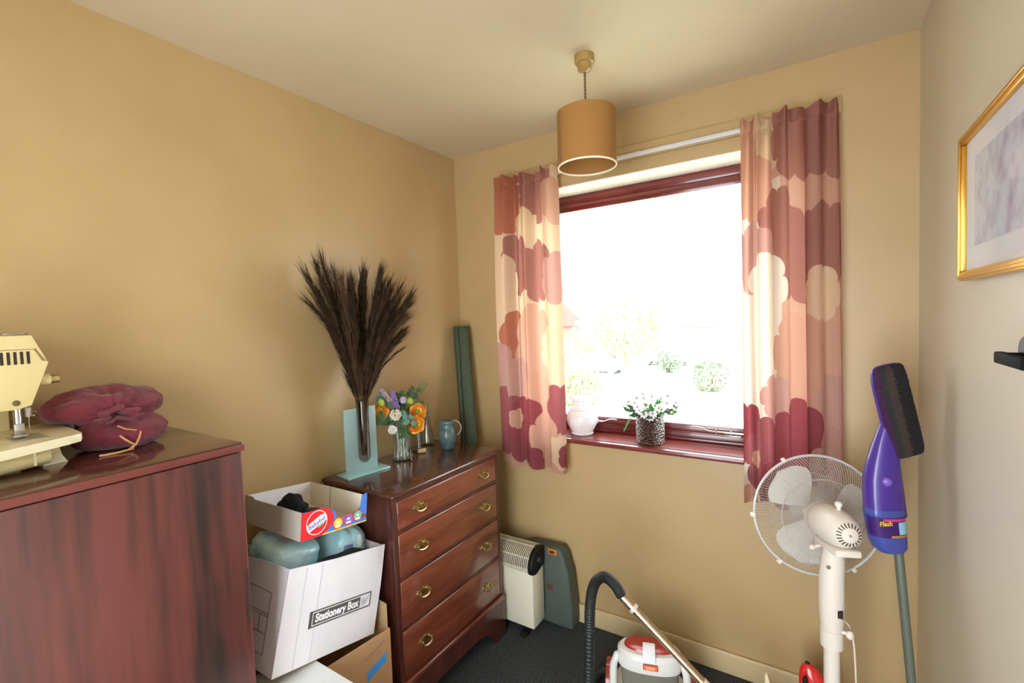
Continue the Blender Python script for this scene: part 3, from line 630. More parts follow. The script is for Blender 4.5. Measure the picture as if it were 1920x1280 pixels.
for k in range(40):
    a = rng.random() * 6.28; c = Vector((.15, -.748, 1.335)); b.tube([c + Vector((0, 0, -.02)), c + Vector((.014 * math.cos(a), .014 * math.sin(a), .008 + .02 * rng.random()))], [.003, .0012], 5)
b.tube([TUBT, (.145, -.765, 1.25), (.15, -.748, 1.318)], .0015, 5)
tag(b.build('dried_flower', mat('dark_red_dried', (98, 30, 26), .9), weld=False), 'dark red dried flower head low among the brown plumes', 'dried flower')

# glass vase with artificial bouquet
VX, VY = .132, -.602
t = thing('glass_vase', 'clear glass vase with thick base holding orange flowers', 'vase', (VX, VY, DZ))
ov = lambda a, z: 1.0 + .10 * math.cos(4 * a)
vp = [(.0, DZ + .022), (.030, DZ + .022), (.032, DZ + .03), (.034, DZ + .08), (.042, DZ + .13), (.052, DZ + .19), (.0545, DZ + .19), (.046, DZ + .13), (.043, DZ + .08), (.046, DZ + .03), (.046, DZ + .02)]
b = B(); b.lathe(vp, 40, (VX, VY), rf=ov); b.build('bowl', M_glassv, t)
b = B(); b.lathe([(0, DZ), (.046, DZ), (.050, DZ + .006), (.050, DZ + .016), (.045, DZ + .0215), (0, DZ + .0215)], 40, (VX, VY), rf=ov)
gb = thin_glass('solid_glass', (236, 246, 244), .22); b.build('base', gb, t)
def ranunculus(c, nrm, r, label, name='orange_ranunculus', seed=0, stem_to=(VX, VY, DZ + .03)):
    rg = random.Random(seed); t = thing(name, label, 'flower', c)
    z = Vector(nrm).normalized(); x = z.orthogonal().normalized(); y = z.cross(x); M = frame_M(c, x, y, z)
    b = B()
    for ring, (n, rad, tilt, sc) in enumerate(((6, .98, .62, .72), (7, .80, .85, .62), (6, .62, 1.05, .52), (6, .46, 1.22, .42))):
        for k in range(n):
            a = 2 * PI * k / n + ring * .5 + rg.uniform(-.15, .15)
            def pf(u, v, a=a, rad=rad, tilt=tilt, sc=sc):
                w = (u - .5) * 2; ln = v; wd = sc * math.sin(PI * min(.93, .12 + ln * .82)) ** .6
                rr = r * (.15 + (rad - .15) * math.sin(ln * PI / 2) ); hh = r * (.75 * tilt * ln ** 2 - .32) + r * .14 * w * w - r * .25 * (ring == 0) * ln
                return M @ Vector((rr * math.cos(a) - w * wd * r * math.sin(a), rr * math.sin(a) + w * wd * r * math.cos(a), hh * .8))
            b.grid(pf, 7, 7)
    b.build('petals', mat('orange_petal', (252, 200, 84), .6, vary=(30, (248, 180, 56))), t, weld=False, angle=180)
    b = B(); b.ball((0, 0, r * .02), (r * .26, r * .26, r * .22), 14, 8, M=M)
    b.build('centre', mat('green_centre', (104, 140, 44), .6), t)
    p = Vector(c); b = B(); q = Vector(stem_to); b.tube([p - z * r * .3, p.lerp(q, .4) + Vector((0, 0, .02)), q], .0022, 6); b.build('stem', M_stem, t)
    return t
cv = lambda p: (CAM - Vector(p)).normalized()
ranunculus((.195, -.560, 1.112), (.75, -.55, .35), .037, 'open orange flower on the right of the bouquet, upper of the front two', seed=1)
ranunculus((.205, -.588, 1.062), (.75, -.60, .30), .039, 'open orange flower lowest at the front of the bouquet', seed=2)
ranunculus((.10, -.690, 1.128), (.45, -.75, .25), .036, 'orange flower at the left of the bouquet turned sideways', seed=3)
def bud(c, label, seed):
    t = thing('green_bud', label, 'flower bud', c)
    b = B()
    for k in range(7):
        a = k * .9; b.ball((c[0] + .004 * math.cos(a), c[1] + .004 * math.sin(a), c[2] + .002 * k * .5), (.011, .011, .014), 10, 8)
    b.build('bud', mat('lime_bud', (150, 172, 66), .5), t, weld=False)
    b = B(); b.tube([c, (VX, VY, DZ + .19), (VX, VY, DZ + .04)], .0018, 6); b.build('stem', M_stem, t)
bud((.115, -.695, 1.168), 'round green bud at the upper left of the bouquet', 1); bud((.165, -.575, 1.158), 'round green bud above the two front orange flowers', 2)
def scabious(c, r, label, seed, m):
    rg = random.Random(seed); t = thing('white_scabious', label, 'flower', c); b = B()
    for k in range(150):
        d = Vector((rg.gauss(0, 1), rg.gauss(0, 1), rg.gauss(0, 1))).normalized(); q = Vector(c) + d * r * rg.uniform(.75, 1.05)
        b.tube([Vector(c) + d * r * .3, q], [.0006, .0008], 4); b.ball(q, .0026, 6, 4)
    b.build('floret', m, t, weld=False); t.children[0]['kind'] = 'stuff'
    b = B(); b.tube([c, (VX, VY, DZ + .18), (VX, VY, DZ + .04)], .0016, 6); b.build('stem', M_stem, t)
scabious((.165, -.665, 1.115), .024, 'fluffy white flower in the middle of the bouquet', 1, mat('cream_floret', (232, 222, 202), .7))
scabious((.170, -.690, 1.058), .018, 'small white flower drooping at the lower left of the bouquet', 2, mat('white_floret', (236, 234, 226), .7))
scabious((.135, -.590, 1.165), .015, 'tiny pale lilac flower near the top of the bouquet', 3, mat('lilac_floret', (206, 196, 220), .7))
def spike(c, top, label, seed, m):
    rg = random.Random(seed); t = thing('lavender_spike', label, 'flower', c); b = B(); c = Vector(c); top = Vector(top)
    for k in range(130):
        s = rg.random(); p = c.lerp(top, s); a = rg.random() * 6.28; w = .010 * (1 - .75 * s) + .002
        b.ball(p + Vector((w * math.cos(a), w * math.sin(a), 0)), (.0042, .0042, .006), 6, 4)
    b.build('blossom', m, t, weld=False); t.children[0]['kind'] = 'stuff'
    b = B(); b.tube([top, c, (VX, VY, DZ + .19), (VX, VY, DZ + .04)], .0016, 6); b.build('stem', M_stem, t)
spike((.145, -.636, 1.14), (.135, -.648, 1.218), 'upright purple flower spike at the top of the bouquet', 1, mat('purple_blossom', (126, 104, 160), .7))
spike((.125, -.648, 1.17), (.11, -.692, 1.228), 'greyish mauve flower spike leaning left at the top of the bouquet', 2, mat('mauve_blossom', (158, 138, 146), .7))
def leaf_shape(b, M, ln, wd, curl=.15, n=6, lob=0):
    def f(u, v):
        w = (u - .5) * 2; s = v; wdt = wd * math.sin(PI * (s ** .8)) + .0004
        if lob: wdt *= .75 + .25 * math.cos(2 * PI * lob * s)
        return M @ Vector((w * wdt, ln * s, curl * ln * (s * s) * -1 + .12 * wd * abs(w)))
    b.grid(f, 3, n + 1)
def spray(label, pts, m, nl, ln, wd, seed, name='foliage_spray', lob=0):
    rg = random.Random(seed); t = thing(name, label, 'foliage', pts[-1]); pts = [Vector(p) for p in pts]
    def P(s):
        q = s * (len(pts) - 1); i = min(int(q), len(pts) - 2); return pts[i].lerp(pts[i + 1], q - i)
    b = B(); b.tube([(VX, VY, DZ + .04)] + pts, .0013, 5); b.build('stem', M_stem, t)
    b = B()
    for k in range(nl):
        s = .12 + .88 * k / max(1, nl - 1); p = P(s); tg = (P(min(1, s + .05)) - P(max(0, s - .05))).normalized()
        sd = tg.cross(Vector((.8, -.6, .2))).normalized() * (1 if k % 2 else -1)
        d = (tg * .55 + sd + Vector((rg.uniform(-.25, .25), rg.uniform(-.25, .25), rg.uniform(-.1, .3)))).normalized()
        nn = (Vector((.75, -.6, .3)) + Vector((rg.uniform(-.4, .4), rg.uniform(-.4, .4), rg.uniform(-.4, .4)))).normalized(); xx = d.cross(nn).normalized(); nn = xx.cross(d)
        leaf_shape(b, frame_M(p, xx, d, nn), ln * rg.uniform(.8, 1.2), wd, lob=lob)
    o = b.build('leaves', m, t, weld=False, angle=180)
spray('blue-green leafy spray at the top left of the bouquet', [(.12, -.62, 1.06), (.11, -.66, 1.14), (.10, -.685, 1.20)], M_leafb, 12, .030, .010, 1)
spray('dark serrated green leaves at the top right of the bouquet', [(.13, -.58, 1.08), (.125, -.55, 1.16), (.12, -.50, 1.195)], M_leafd, 12, .036, .012, 2, lob=3)
spray('fine feathery fern frond at the far right of the bouquet', [(.12, -.54, 1.14), (.12, -.485, 1.175), (.115, -.43, 1.215)], mat('fern_green', (92, 112, 78), .6), 18, .024, .003, 3, 'fern_frond')
spray('dark green leaves at the lower left of the bouquet', [(.14, -.63, 1.04), (.13, -.665, 1.085), (.11, -.71, 1.10)], M_leafd, 11, .034, .011, 4)
spray('dark leaves hanging in the middle of the bouquet', [(.14, -.61, 1.12), (.17, -.615, 1.09), (.185, -.625, 1.03)], M_leafd, 14, .034, .012, 5)
spray('rounded blue-green leaves between white and orange flowers', [(.15, -.61, 1.06), (.19, -.625, 1.12), (.205, -.618, 1.075)], M_leafb, 7, .030, .013, 6)
spray('small dark green leaves beside the right orange flower', [(.15, -.57, 1.05), (.18, -.535, 1.085), (.19, -.505, 1.08)], M_leafb, 7, .026, .010, 7)
spray('mid green leaves behind the purple spike', [(.12, -.60, 1.08), (.115, -.60, 1.15), (.11, -.59, 1.185)], M_leafd, 14, .034, .011, 8)
spray('spiky dark sprig above the upper orange flower', [(.15, -.56, 1.09), (.165, -.54, 1.135), (.17, -.52, 1.15)], M_leafd, 12, .020, .003, 9)

# two clear glass pieces behind the bouquet
GX, GY = .085, -.452
t = thing('trumpet_vase', 'clear trumpet-shaped glass between the bouquet and the jug', 'vase', (GX, GY, DZ))
b = B(); b.lathe([(0, DZ), (.034, DZ), (.035, DZ + .004), (.022, DZ + .010), (.018, DZ + .03), (.017, DZ + .06), (.022, DZ + .11), (.034, DZ + .165), (.042, DZ + .195), (.0405, DZ + .195), (.0325, DZ + .165), (.0205, DZ + .11), (.0155, DZ + .06), (.015, DZ + .034), (0, DZ + .032)], 36, (GX, GY)); b.build('bowl', M_glassv, t)
tag(B().lathe([(0, -.018), (.0095, -.018), (.0105, .018), (0, .018)], 20, M=Matrix.Translation((GX + .05, GY - .035, DZ + .0107)) @ Matrix.Rotation(R(62), 4, 'Z') @ Matrix.Rotation(PI / 2, 4, 'Y')).build('cork', mat('cork_stopper', (212, 178, 130), .8)), 'small pale cork stopper lying beside the glass vase of flowers', 'cork')
GX2, GY2 = .062, -.372
t = thing('glass_carafe', 'clear slender glass carafe beside the blue-green jug', 'carafe', (GX2, GY2, DZ))
b = B(); b.lathe([(0, DZ), (.034, DZ), (.036, DZ + .01), (.036, DZ + .02), (.028, DZ + .07), (.018, DZ + .13), (.013, DZ + .18), (.012, DZ + .205), (.0108, DZ + .205), (.0115, DZ + .18), (.0165, DZ + .13), (.026, DZ + .07), (.033, DZ + .022), (0, DZ + .016)], 36, (GX2, GY2)); b.build('body', M_glassv, t)

# blue-green pottery jug
JX, JY = .196, -.372
t = thing('pottery_jug', 'small blue-green glazed pottery jug on the chest of drawers', 'jug', (JX, JY, DZ))
m, N, Lk, P = new_mat('jug_glaze'); tc = N.new('ShaderNodeTexCoord'); n = N.new('ShaderNodeTexNoise'); n.inputs['Scale'].default_value = 16; n.inputs['Detail'].default_value = 4; n.inputs['Distortion'].default_value = 1.2
cr = N.new('ShaderNodeValToRGB'); cr.color_ramp.elements[0].position = .32; cr.color_ramp.elements[0].color = col4((66, 80, 100)); cr.color_ramp.elements[1].position = .68; cr.color_ramp.elements[1].color = col4((100, 112, 84))
e = cr.color_ramp.elements.new(.5); e.color = col4((84, 112, 112))
Lk.new(tc.outputs['Object'], n.inputs['Vector']); Lk.new(n.outputs['Fac'], cr.inputs[0]); Lk.new(cr.outputs[0], P.inputs['Base Color']); P.inputs['Roughness'].default_value = .22; M_jug = m
jp = [(0, 0), (.026, 0), (.029, .003), (.034, .018), (.043, .042), (.047, .062), (.045, .082), (.037, .100), (.032, .111), (.034, .124), (.039, .134), (.0375, .1345), (.032, .124), (.029, .111), (.034, .098), (.041, .08), (.043, .062), (.038, .04), (.024, .010), (0, .008)]
sd = R(214)
def spout(a, z):
    k = max(0, (z - DZ - .105) / .03); return 1 + .45 * min(1, k) * math.exp(-((((a - sd + PI) % (2 * PI)) - PI) / .38) ** 2)
B().lathe([(r, DZ + z) for r, z in jp], 48, (JX, JY), rf=spout).build('body', M_jug, t, angle=180)
hd_ = Vector((math.cos(R(40)), math.sin(R(40)), 0)); pts = []
for k in range(15):
    s = k / 14; a = R(100) - R(215) * s; pts.append(Vector((JX, JY, DZ + .096)) + hd_ * (.034 + .032 * math.cos(a) * (1 if s < .9 else .9)) + Vector((0, 0, .032 * math.sin(a) + .006 - .012 * s)))
b = B(); b.tube(pts, [.0052 - .0012 * k / 14 for k in range(15)], 10, flat=.7); b.build('handle', mat('handle_glaze', (168, 164, 140), .25), t)

# rolled green mat in the corner
def rollf(u, v):
    z = 1.474 * v; w = 1 - v
    cx = .060 + .085 * min(1, w / .42) + .05 * max(0, w - .42); cy = -.066 - .072 * min(1, w / .42) - .02 * max(0, (w - .42))
    th = 2 * PI * 1.55 * u + 1.4; r = .030 + .020 * u
    if u > .9: r += .03 * (u - .9) / .1 * (max(0, w - .1)) ** .6
    return (cx + r * math.cos(th), cy + r * .9 * math.sin(th), z + .004)
M_roll = mat('green_underlay', (74, 82, 66), .95, spec=.1, bump=(220, .6, .002), vary=(70, (82, 90, 72)))
b = B(); b.grid(rollf, 110, 30); o = b.build('rolled_mat', M_roll, angle=180)
md = o.modifiers.new('thickness', 'SOLIDIFY'); md.thickness = .0045
tag(o, 'rolled grey-green mat standing in the corner behind the chest of drawers', 'rolled mat')

# ------------------------------------------------------------------ window sill: ginger jar and daisy pot
SZ = WZ0 + .02
t = thing('ginger_jar', 'white ceramic ginger jar with lid on the window sill', 'jar', (.690, .082, SZ))
gj = [(0, 0), (.050, 0), (.054, .004), (.056, .009), (.053, .013), (.062, .03), (.074, .055), (.079, .078), (.076, .10), (.066, .116), (.056, .124), (.055, .128), (0, .128)]
B().lathe([(r, SZ + z) for r, z in gj], 56, (.690, .082)).build('body', mat('white_glaze', (236, 232, 234), .16, bump=(34, .5, .004), coat=.4), t, angle=60)
B().lathe([(0, SZ + .126), (.057, SZ + .126), (.059, SZ + .131), (.055, SZ + .136), (.048, SZ + .138), (.047, SZ + .170), (.050, SZ + .174), (.0495, SZ + .181), (.044, SZ + .188), (0, SZ + .190)], 48, (.690, .082)).build('lid', M_whitep, t)
PX, PY = 1.036, .068
t = thing('daisy_pot', 'hammered silver pot of white daisies on the window sill', 'potted plant', (PX, PY, SZ))
m, N, Lk, P = new_mat('hammered_silver'); P.inputs['Metallic'].default_value = 1; P.inputs['Base Color'].default_value = col4((150, 143, 138)); P.inputs['Roughness'].default_value = .26
tc = N.new('ShaderNodeTexCoord'); vo = N.new('ShaderNodeTexVoronoi'); vo.inputs['Scale'].default_value = 120; bp = N.new('ShaderNodeBump'); bp.inputs['Strength'].default_value = 1.0; bp.inputs['Distance'].default_value = .02
Lk.new(tc.outputs['Object'], vo.inputs['Vector']); Lk.new(vo.outputs['Distance'], bp.inputs['Height']); Lk.new(bp.outputs[0], P.inputs['Normal'])
B().lathe([(0, SZ), (.060, SZ), (.0635, SZ + .003), (.0635, SZ + .136), (.0625, SZ + .138), (.060, SZ + .136), (.060, SZ + .118), (0, SZ + .116)], 56, (PX, PY)).build('pot', m, t, angle=50)
rng = random.Random(5); M_pet = mat('white_petal', (240, 238, 244), .6); M_eye = mat('daisy_centre', (150, 116, 110), .7)
def daisy(c, nrm, r):
    z = Vector(nrm).normalized(); x = z.orthogonal().normalized(); y = z.cross(x); M = frame_M(c, x, y, z); b = B(); n = 8
    for k in range(n):
        a = 2 * PI * k / n
        def pf(u, v, a=a):
            w = (u - .5) * 2; rr = r * (.15 + .85 * v); wd = r * .30 * math.sin(PI * (.15 + .80 * v)); return M @ Vector((rr * math.cos(a) - w * wd * math.sin(a), rr * math.sin(a) + w * wd * math.cos(a), r * (.16 * math.sin(v * 2.6)) ))
        b.grid(pf, 3, 5)
    f = b.build('flower', M_pet, t, weld=False, angle=180)
    b = B(); b.ball((0, 0, r * .08), (r * .17, r * .17, r * .13), 10, 6, M=M); b.build('centre', M_eye, f)
    b = B(); b.tube([Vector(c) - z * .001, Vector((PX + (c[0] - PX) * .35, PY + (c[1] - PY) * .35, SZ + .125))], .0011, 5); b.build('stem', M_stem, f)
spots = [(-.085, -.02, .165), (-.055, -.05, .185), (-.03, -.06, .155), (.0, -.06, .180), (.03, -.055, .145), (.055, -.05, .170), (.085, -.03, .190), (.10, -.01, .160), (-.02, -.02, .205), (.02, -.03, .215), (.05, .0, .205), (-.06, .0, .200), (-.10, .0, .180), (.0, .02, .220), (.075, .02, .215), (-.005, -.072, .140), (.02, -.065, .128), (.112, .02, .185), (-.04, .03, .215), (-.035, -.07, .172)]
for (dx, dy, dz) in spots:
    daisy((PX + dx, PY + dy, SZ + dz), (.35 + dx * 5 + rng.uniform(-.3, .3), -.75 + dy * 3, .7 + rng.uniform(-.3, .3)), .022)
lv = [(-.06, -.05, .13, 1), (-.085, -.03, .15, 1), (-.10, -.02, .150, 0), (-.05, -.06, .150, 1), (.0, -.065, .150, 0), (.03, -.06, .165, 0), (.012, -.062, .175, 0), (.06, -.05, .150, 0), (.09, -.03, .158, 1), (.105, -.02, .150, 0), (.045, -.03, .185, 0), (-.03, -.05, .16, 1), (-.07, -.045, .165, 1), (.02, -.07, .132, 1), (.11, .01, .17, 1)]
for k, (dx, dy, dz, dk) in enumerate(lv):
    b = B(); p = Vector((PX + dx * .55, PY + dy * .7, SZ + .128)); d = (Vector((dx, dy, dz - .118))).normalized()
    for q in range(3):
        dd = (d + Vector((rng.uniform(-.5, .5), rng.uniform(-.2, .2), rng.uniform(-.2, .4)))).normalized(); nn = Vector((.4, -.8, .5)).normalized(); xx = dd.cross(nn).normalized(); nn = xx.cross(dd)
        leaf_shape(b, frame_M(Vector((PX + dx, PY + dy, SZ + dz)) - dd * .025, xx, dd, nn), .046, .013, lob=2, curl=.3)
    b.tube([p, Vector((PX + dx, PY + dy, SZ + dz)) - d * .01], .0012, 5)
    b.build('leaf', M_leafd if dk else M_leafl, t, weld=False, angle=180)
b = B(); b.tube([(PX - .05, PY - .05, SZ + .13), (PX - .075, PY - .062, SZ + .115), (PX - .092, PY - .07, SZ + .085)], .0016, 6)
for s in (0, 1, 2): leaf_shape(b, frame_M((PX - .070 - .009 * s, PY - .060 - .004 * s, SZ + .120 - .018 * s), (.8, .2, .4), (-.35, -.1, -.9), (.35, -.9, 0)), .034, .007, curl=.1)
b.build('leaf', M_leafl, t, weld=False, angle=180)

# ------------------------------------------------------------------ cartons between cabinet and chest
M_card = mat('white_card', (226, 222, 226), .7, vary=(5, (214, 210, 214))); M_cardin = mat('kraft_card', (196, 164, 124), .85); M_brown = mat('brown_card', (188, 146, 104), .85, vary=(9, (178, 136, 96)))
t = thing('brown_carton', 'open brown cardboard carton with blue printed bar, next to the chest', 'box', (.40, -1.088, 0), (0, 0, -.12))
w, dpt, h = .246, .20, .436; T = .005; y0 = -.123
fr = B().box((-T, y0, 0), (0, y0 + w, h)).build('front_panel', M_brown, t, smooth=False, local=True)
B().prism([(y0 + .150, h - .135), (y0 + .225, h - .105), (y0 + .225, h - .072), (y0 + .150, h - .102)], 0, .0006, 'x').build('printed_bar', mat('blue_print', (70, 150, 220), .7), fr, smooth=False, local=True)
b = B(); 
for k in range(8): b.prism([(y0 + .150 + k * .0095, h - .060 + k * .0038), (y0 + .156 + k * .0095, h - .058 + k * .0038), (y0 + .156 + k * .0095, h - .050 + k * .0038), (y0 + .150 + k * .0095, h - .053 + k * .0038)], 0, .0006, 'x')
b.build('small_print', mat('faded_print', (150, 116, 112), .8), fr, smooth=False, local=True)
B().prism([(y0 + .150 + .042 * math.cos(a) * 1.0, h - .19 + .012 * math.sin(a) + .020 * math.cos(a)) for a in [k * PI / 12 for k in range(24)]], 0, .0006, 'x').build('hand_hole', M_slot, fr, smooth=False, local=True)
b = B(); b.box((-dpt, y0, 0), (-T, y0 + T, h)); b.box((-dpt, y0 + w - T, 0), (-T, y0 + w, h)); b.box((-dpt, y0 + T, 0), (-dpt + T, y0 + w - T, h)); b.box((-dpt + T, y0 + T, 0), (-T, y0 + w - T, T))
b.build('carton_body', M_brown, t, smooth=False, weld=False, local=True)
B().box((-.17, y0 + w - .004, h - .002), (-.012, y0 + w - .001, h + .085), M=Matrix.Translation((0, 0, 0))).build('flap', mat('flap_card', (176, 146, 104), .85), t, smooth=False, local=True)

t = thing('white_crate', 'white flat-lidded box on the floor, under the front of the white carton', 'box', (.50, -1.36, 0))
B().box((.27, -1.442, 0), (.72, -1.227, .450), .004).build('body', mat('white_board', (218, 220, 220), .5), t)
B().box((.267, -1.444, .450), (.723, -1.224, .472), .003).build('lid', mat('white_lid', (228, 231, 232), .4), t)

SB = Matrix.Rotation(.232, 3, Vector((-.9966, .0215, .0816)).normalized())
O = Vector((.380, -1.370, .512)); w, dpt, h = .377, .285, .294; T = .004
t = thing('stationery_carton', 'tilted white cardboard carton printed in black, filled with packs', 'box', O, SB.to_euler())
def card_wall(pts, nrm, name, par, m=M_card):
    bb = B(); bm = bb.bm; a = [bm.verts.new(p) for p in pts]; bq = [bm.verts.new(Vector(p) + Vector(nrm) * T) for p in pts]; n = len(pts)
    bm.faces.new(a); bm.faces.new(bq[::-1])
    for i in range(n): bm.faces.new((a[i], a[(i + 1) % n], bq[(i + 1) % n], bq[i]))
    return bb.build(name, m, par, smooth=False, local=True)
fp = card_wall([(0, 0, 0), (0, w, 0), (0.004, w, h * .55), (0, w, h + .004), (0, w * .45, h - .003), (0, .004, h)], (-1, 0, 0), 'front_panel', t)
lp = card_wall([(-.001, 0, 0), (-dpt, 0, 0), (-dpt, 0, h - .02), (-dpt * .5, -.002, h - .004), (-.001, .004, h)], (0, 1, 0), 'side_panel', t)
card_wall([(-.001, w, 0), (-dpt, w, 0), (-dpt, w, h), (-.001, w, h)], (0, -1, 0), 'side_panel', t)
card_wall([(-dpt, 0, 0), (-dpt, w, 0), (-dpt, w, h), (-dpt, 0, h)], (1, 0, 0), 'back_panel', t)
B().box((-dpt + T, T, 0), (-T, w - T, T)).build('bottom_panel', M_cardin, t, smooth=False, local=True)
M_print = mat('black_print', (78, 76, 74), .7); M_printw = mat('white_print', (232, 230, 234), .7)
ly0, ly1, lz0, lz1 = .098, .340, .102, .150
E_ = .0008
def onfront(b_, ya, yb, za, zb, x=E_): b_.box((.0005, ya, za), (.0005 + x, yb, zb))
b = B(); onfront(b, ly0, ly1, lz1 - .0035, lz1); onfront(b, ly0, ly1, lz0, lz0 + .0035); onfront(b, ly0, ly0 + .010, lz0, lz1); onfront(b, ly1 - .0035, ly1, lz0, lz1); onfront(b, ly0 + .014, ly1 - .047, lz0 + .0075, lz1 - .0075)
b.build('printed_label', M_print, fp, smooth=False, weld=False, local=True)
lettering('lettering', 'Stationery Box', .033, frame_M((.0018, (ly0 + .014 + ly1 - .047) / 2, (lz0 + lz1) / 2), (0, 1, 0), (0, 0, 1), (1, 0, 0)), M_printw, fp, bold=.0012, width=(ly1 - .047 - ly0 - .014) * .93)
b = B()
for (ya, za, yb, zb) in ((.300, .136, .304, .112), (.304, .112, .310, .136), (.310, .136, .312, .114), (.312, .114, .322, .134), (.322, .134, .318, .120), (.318, .120, .331, .143), (.306, .124, .314, .126)):
    b.tube([(.0014, ya, za), (.0014, yb, zb)], .0009, 5)
b.build('emblem', mat('grey_print', (160, 158, 166), .7), fp, weld=False, local=True)
b = B()
def sline(xa, za, xb, zb): b.tube([(xa, -.0006, za), (xb, -.0006, zb)], .0009, 4)
for (xa, za, xb, zb) in ((-.06, .215, -.22, .215), (-.06, .215, -.06, .045), (-.06, .155, -.22, .155), (-.06, .148, -.22, .148), (-.10, .148, -.10, .10), (-.06, .10, -.22, .10), (-.06, .045, -.22, .045)): sline(xa, za, xb, zb)
b.build('printed_form', M_print, lp, weld=False, local=True)
b = B()
for (xa, xb) in ((.062, .066), (.118, .121)): b.box((.0004, xa, 0.002), (.0009, xb, h - .006))
b.build('tape_crease', mat('crease', (204, 200, 206), .6), fp, smooth=False, local=True)
# packs inside the carton
M_pack = mat('blue_film', (158, 212, 226), .2, vary=(16, (200, 230, 236)), coat=.5, bump=(46, .6, .005)); M_packp = mat('pack_print', (112, 120, 168), .5); M_packw = mat('pack_white', (224, 226, 226), .4)
def pack(name, label, ctr, rad, rot, seed):
    t = thing(name, label, 'wrapped pack', ctr, rot)
    def fn(d):
        n = 4.0; k = (abs(d.x) ** n + abs(d.y) ** n + abs(d.z) ** n) ** (-1 / n); return k * (1 + .05 * mnoise.noise(d * 3.1 + Vector((seed, 0, 0))) + .02 * mnoise.noise(d * 9))
    B().ball((0, 0, 0), rad, 56, 36, fn=fn).build('film', M_pack, t, local=True, angle=180)
    return t
# left pack lies flat, right pack stands upright
O2 = lambda a, bb, c: O + SB @ Vector((-bb, a, c))
def pack_patch(name, m_, par, rad, seed, face, areas, lift=1.012):
    bb = B()
    for (a0, a1, c0, c1) in areas:
        def f(u, v):
            a, c = a0 + (a1 - a0) * u, c0 + (c1 - c0) * v
            d = (Vector((1, a, c)) if face == 'front' else Vector((c, a, 1))).normalized(); n = 4.0
            k = (abs(d.x) ** n + abs(d.y) ** n + abs(d.z) ** n) ** (-1 / n) * (1 + .05 * mnoise.noise(d * 3.1 + Vector((seed, 0, 0))) + .02 * mnoise.noise(d * 9)) * lift
            return (rad[0] * d.x * k, rad[1] * d.y * k, rad[2] * d.z * k)
        bb.grid(f, 10, 10)
    bb.build(name, m_, par, local=True, weld=False)
ra, rb_ = (.094, .085, .050), (.092, .068, .112)
pk = pack('wipes_pack', 'pale blue film-wrapped pack lying at the left in the white carton', O2(.100, .172, .292), ra, (R(-15), R(10), 0), 1)
pack_patch('print', mat('pack_label_a', (186, 186, 176), .5), pk, ra, 1, 'top', [(-.55, .30, -.10, .55)])
pk = pack('wipes_pack', 'blue film-wrapped pack standing upright at the right in the white carton', O2(.296, .150, .240), rb_, (R(-13), 0, 0), 2)
for ar in ((-.70, -.15, .42, .58), (-.66, -.22, .28, .34), (.50, .90, .48, .58), (.50, .88, .64, .70)): pack_patch('print', M_packp, pk, rb_, 2, 'front', [ar])
pack_patch('stripe', M_packw, pk, rb_, 2, 'front', [(.12, .36, -.6, .86)])
def heapf(d): return 1 + .14 * mnoise.noise(d * 2.6) + .06 * mnoise.noise(d * 7)
tag(B().ball(O2(.190, .046, .222), (.038, .165, .058), 48, 28, fn=heapf).build('dark_fabric', mat('dark_green_cloth', (38, 48, 50), .9, spec=.15), angle=180), 'dark crumpled fabric stuffed between the wrapped packs in the white carton', 'fabric')

# open fruit/cheese display tray lying on top
TB = Matrix.Rotation(.1155, 3, Vector((-.996, -.087, .009)).normalized())
O = Vector((.399, -1.271, .872)); w, dpt, h = .241, .315, .084
t = thing('display_tray', 'open cardboard display tray with red and blue front on the white carton', 'box', O, TB.to_euler())
M_traygrey = mat('grey_card', (180, 170, 158), .85); M_trayin = mat('tray_inner_card', (216, 204, 184), .8); M_blue = mat('blue_card', (66, 124, 214), .55); M_red = mat('red_card', (222, 40, 44), .5); M_yel = mat('yellow_print', (240, 206, 60), .6); M_purp = mat('purple_print', (128, 108, 196), .6); M_grn = mat('green_print', (110, 186, 150), .6)
T = .0025
prof = [(0, 0), (w, 0), (w, h + .010), (w - .020, h + .006), (w - .026, h * .62), (w - .05, h * .42), (w * .58, h * .44), (w * .50, h * .50)]
for k in range(9):
    a = R(0) + R(80) * k / 8; prof.append((.070 + .052 * math.cos(a), h * .52 + .036 * math.sin(a)))
prof += [(.020, h * .97), (0, h)]
fp = B().prism(prof, -T, 0, 'x').build('front_panel', M_blue, t, smooth=False, local=True)
red = [(.0, 0), (.068, 0.0)] + [(.062 + .050 * math.cos(a), h * .52 + .040 * math.sin(a)) for a in [R(-60) + R(155) * k / 14 for k in range(15)]] + [(.020, h * .965), (0, h * .995)]
B().prism(red, 0, .0006, 'x').build('red_roundel', M_red, fp, smooth=False, local=True)
b = B(); cy, cz, rr = .052, h * .52, .036
b.grid(lambda u, v: (.0009, cy + (rr - .0022 * v) * math.cos(2 * PI * u), cz + (rr - .0022 * v) * math.sin(2 * PI * u)), 48, 2, cu=True); b.build('ring', M_printw, fp, smooth=False, local=True)
ca, sa = math.cos(R(22)), math.sin(R(22))
b = B(); b.prism([(cy + x * ca - z * sa, cz + x * sa + z * ca) for x, z in ((-.034, -.013), (.034, -.011), (.034, .009), (.018, .014), (-.02, .011), (-.034, .008))], .0007, .0011, 'x'); b.build('name_band', M_printw, fp, smooth=False, local=True)
lettering('lettering', 'Babybel', .019, frame_M((.0014, cy, cz - .001), (0, ca, sa), (0, -sa, ca), (1, 0, 0)), mat('lettering_mauve', (142, 110, 170), .6), fp, bold=.0003, width=.058)
b = B(); b.prism([(cy + x * ca - z * sa, cz + x * sa + z * ca) for x, z in ((-.002, -.018), (.022, -.016), (.026, -.011), (.0, -.012))], .0007, .0012, 'x'); b.build('green_flash', M_grn, fp, smooth=False, local=True)
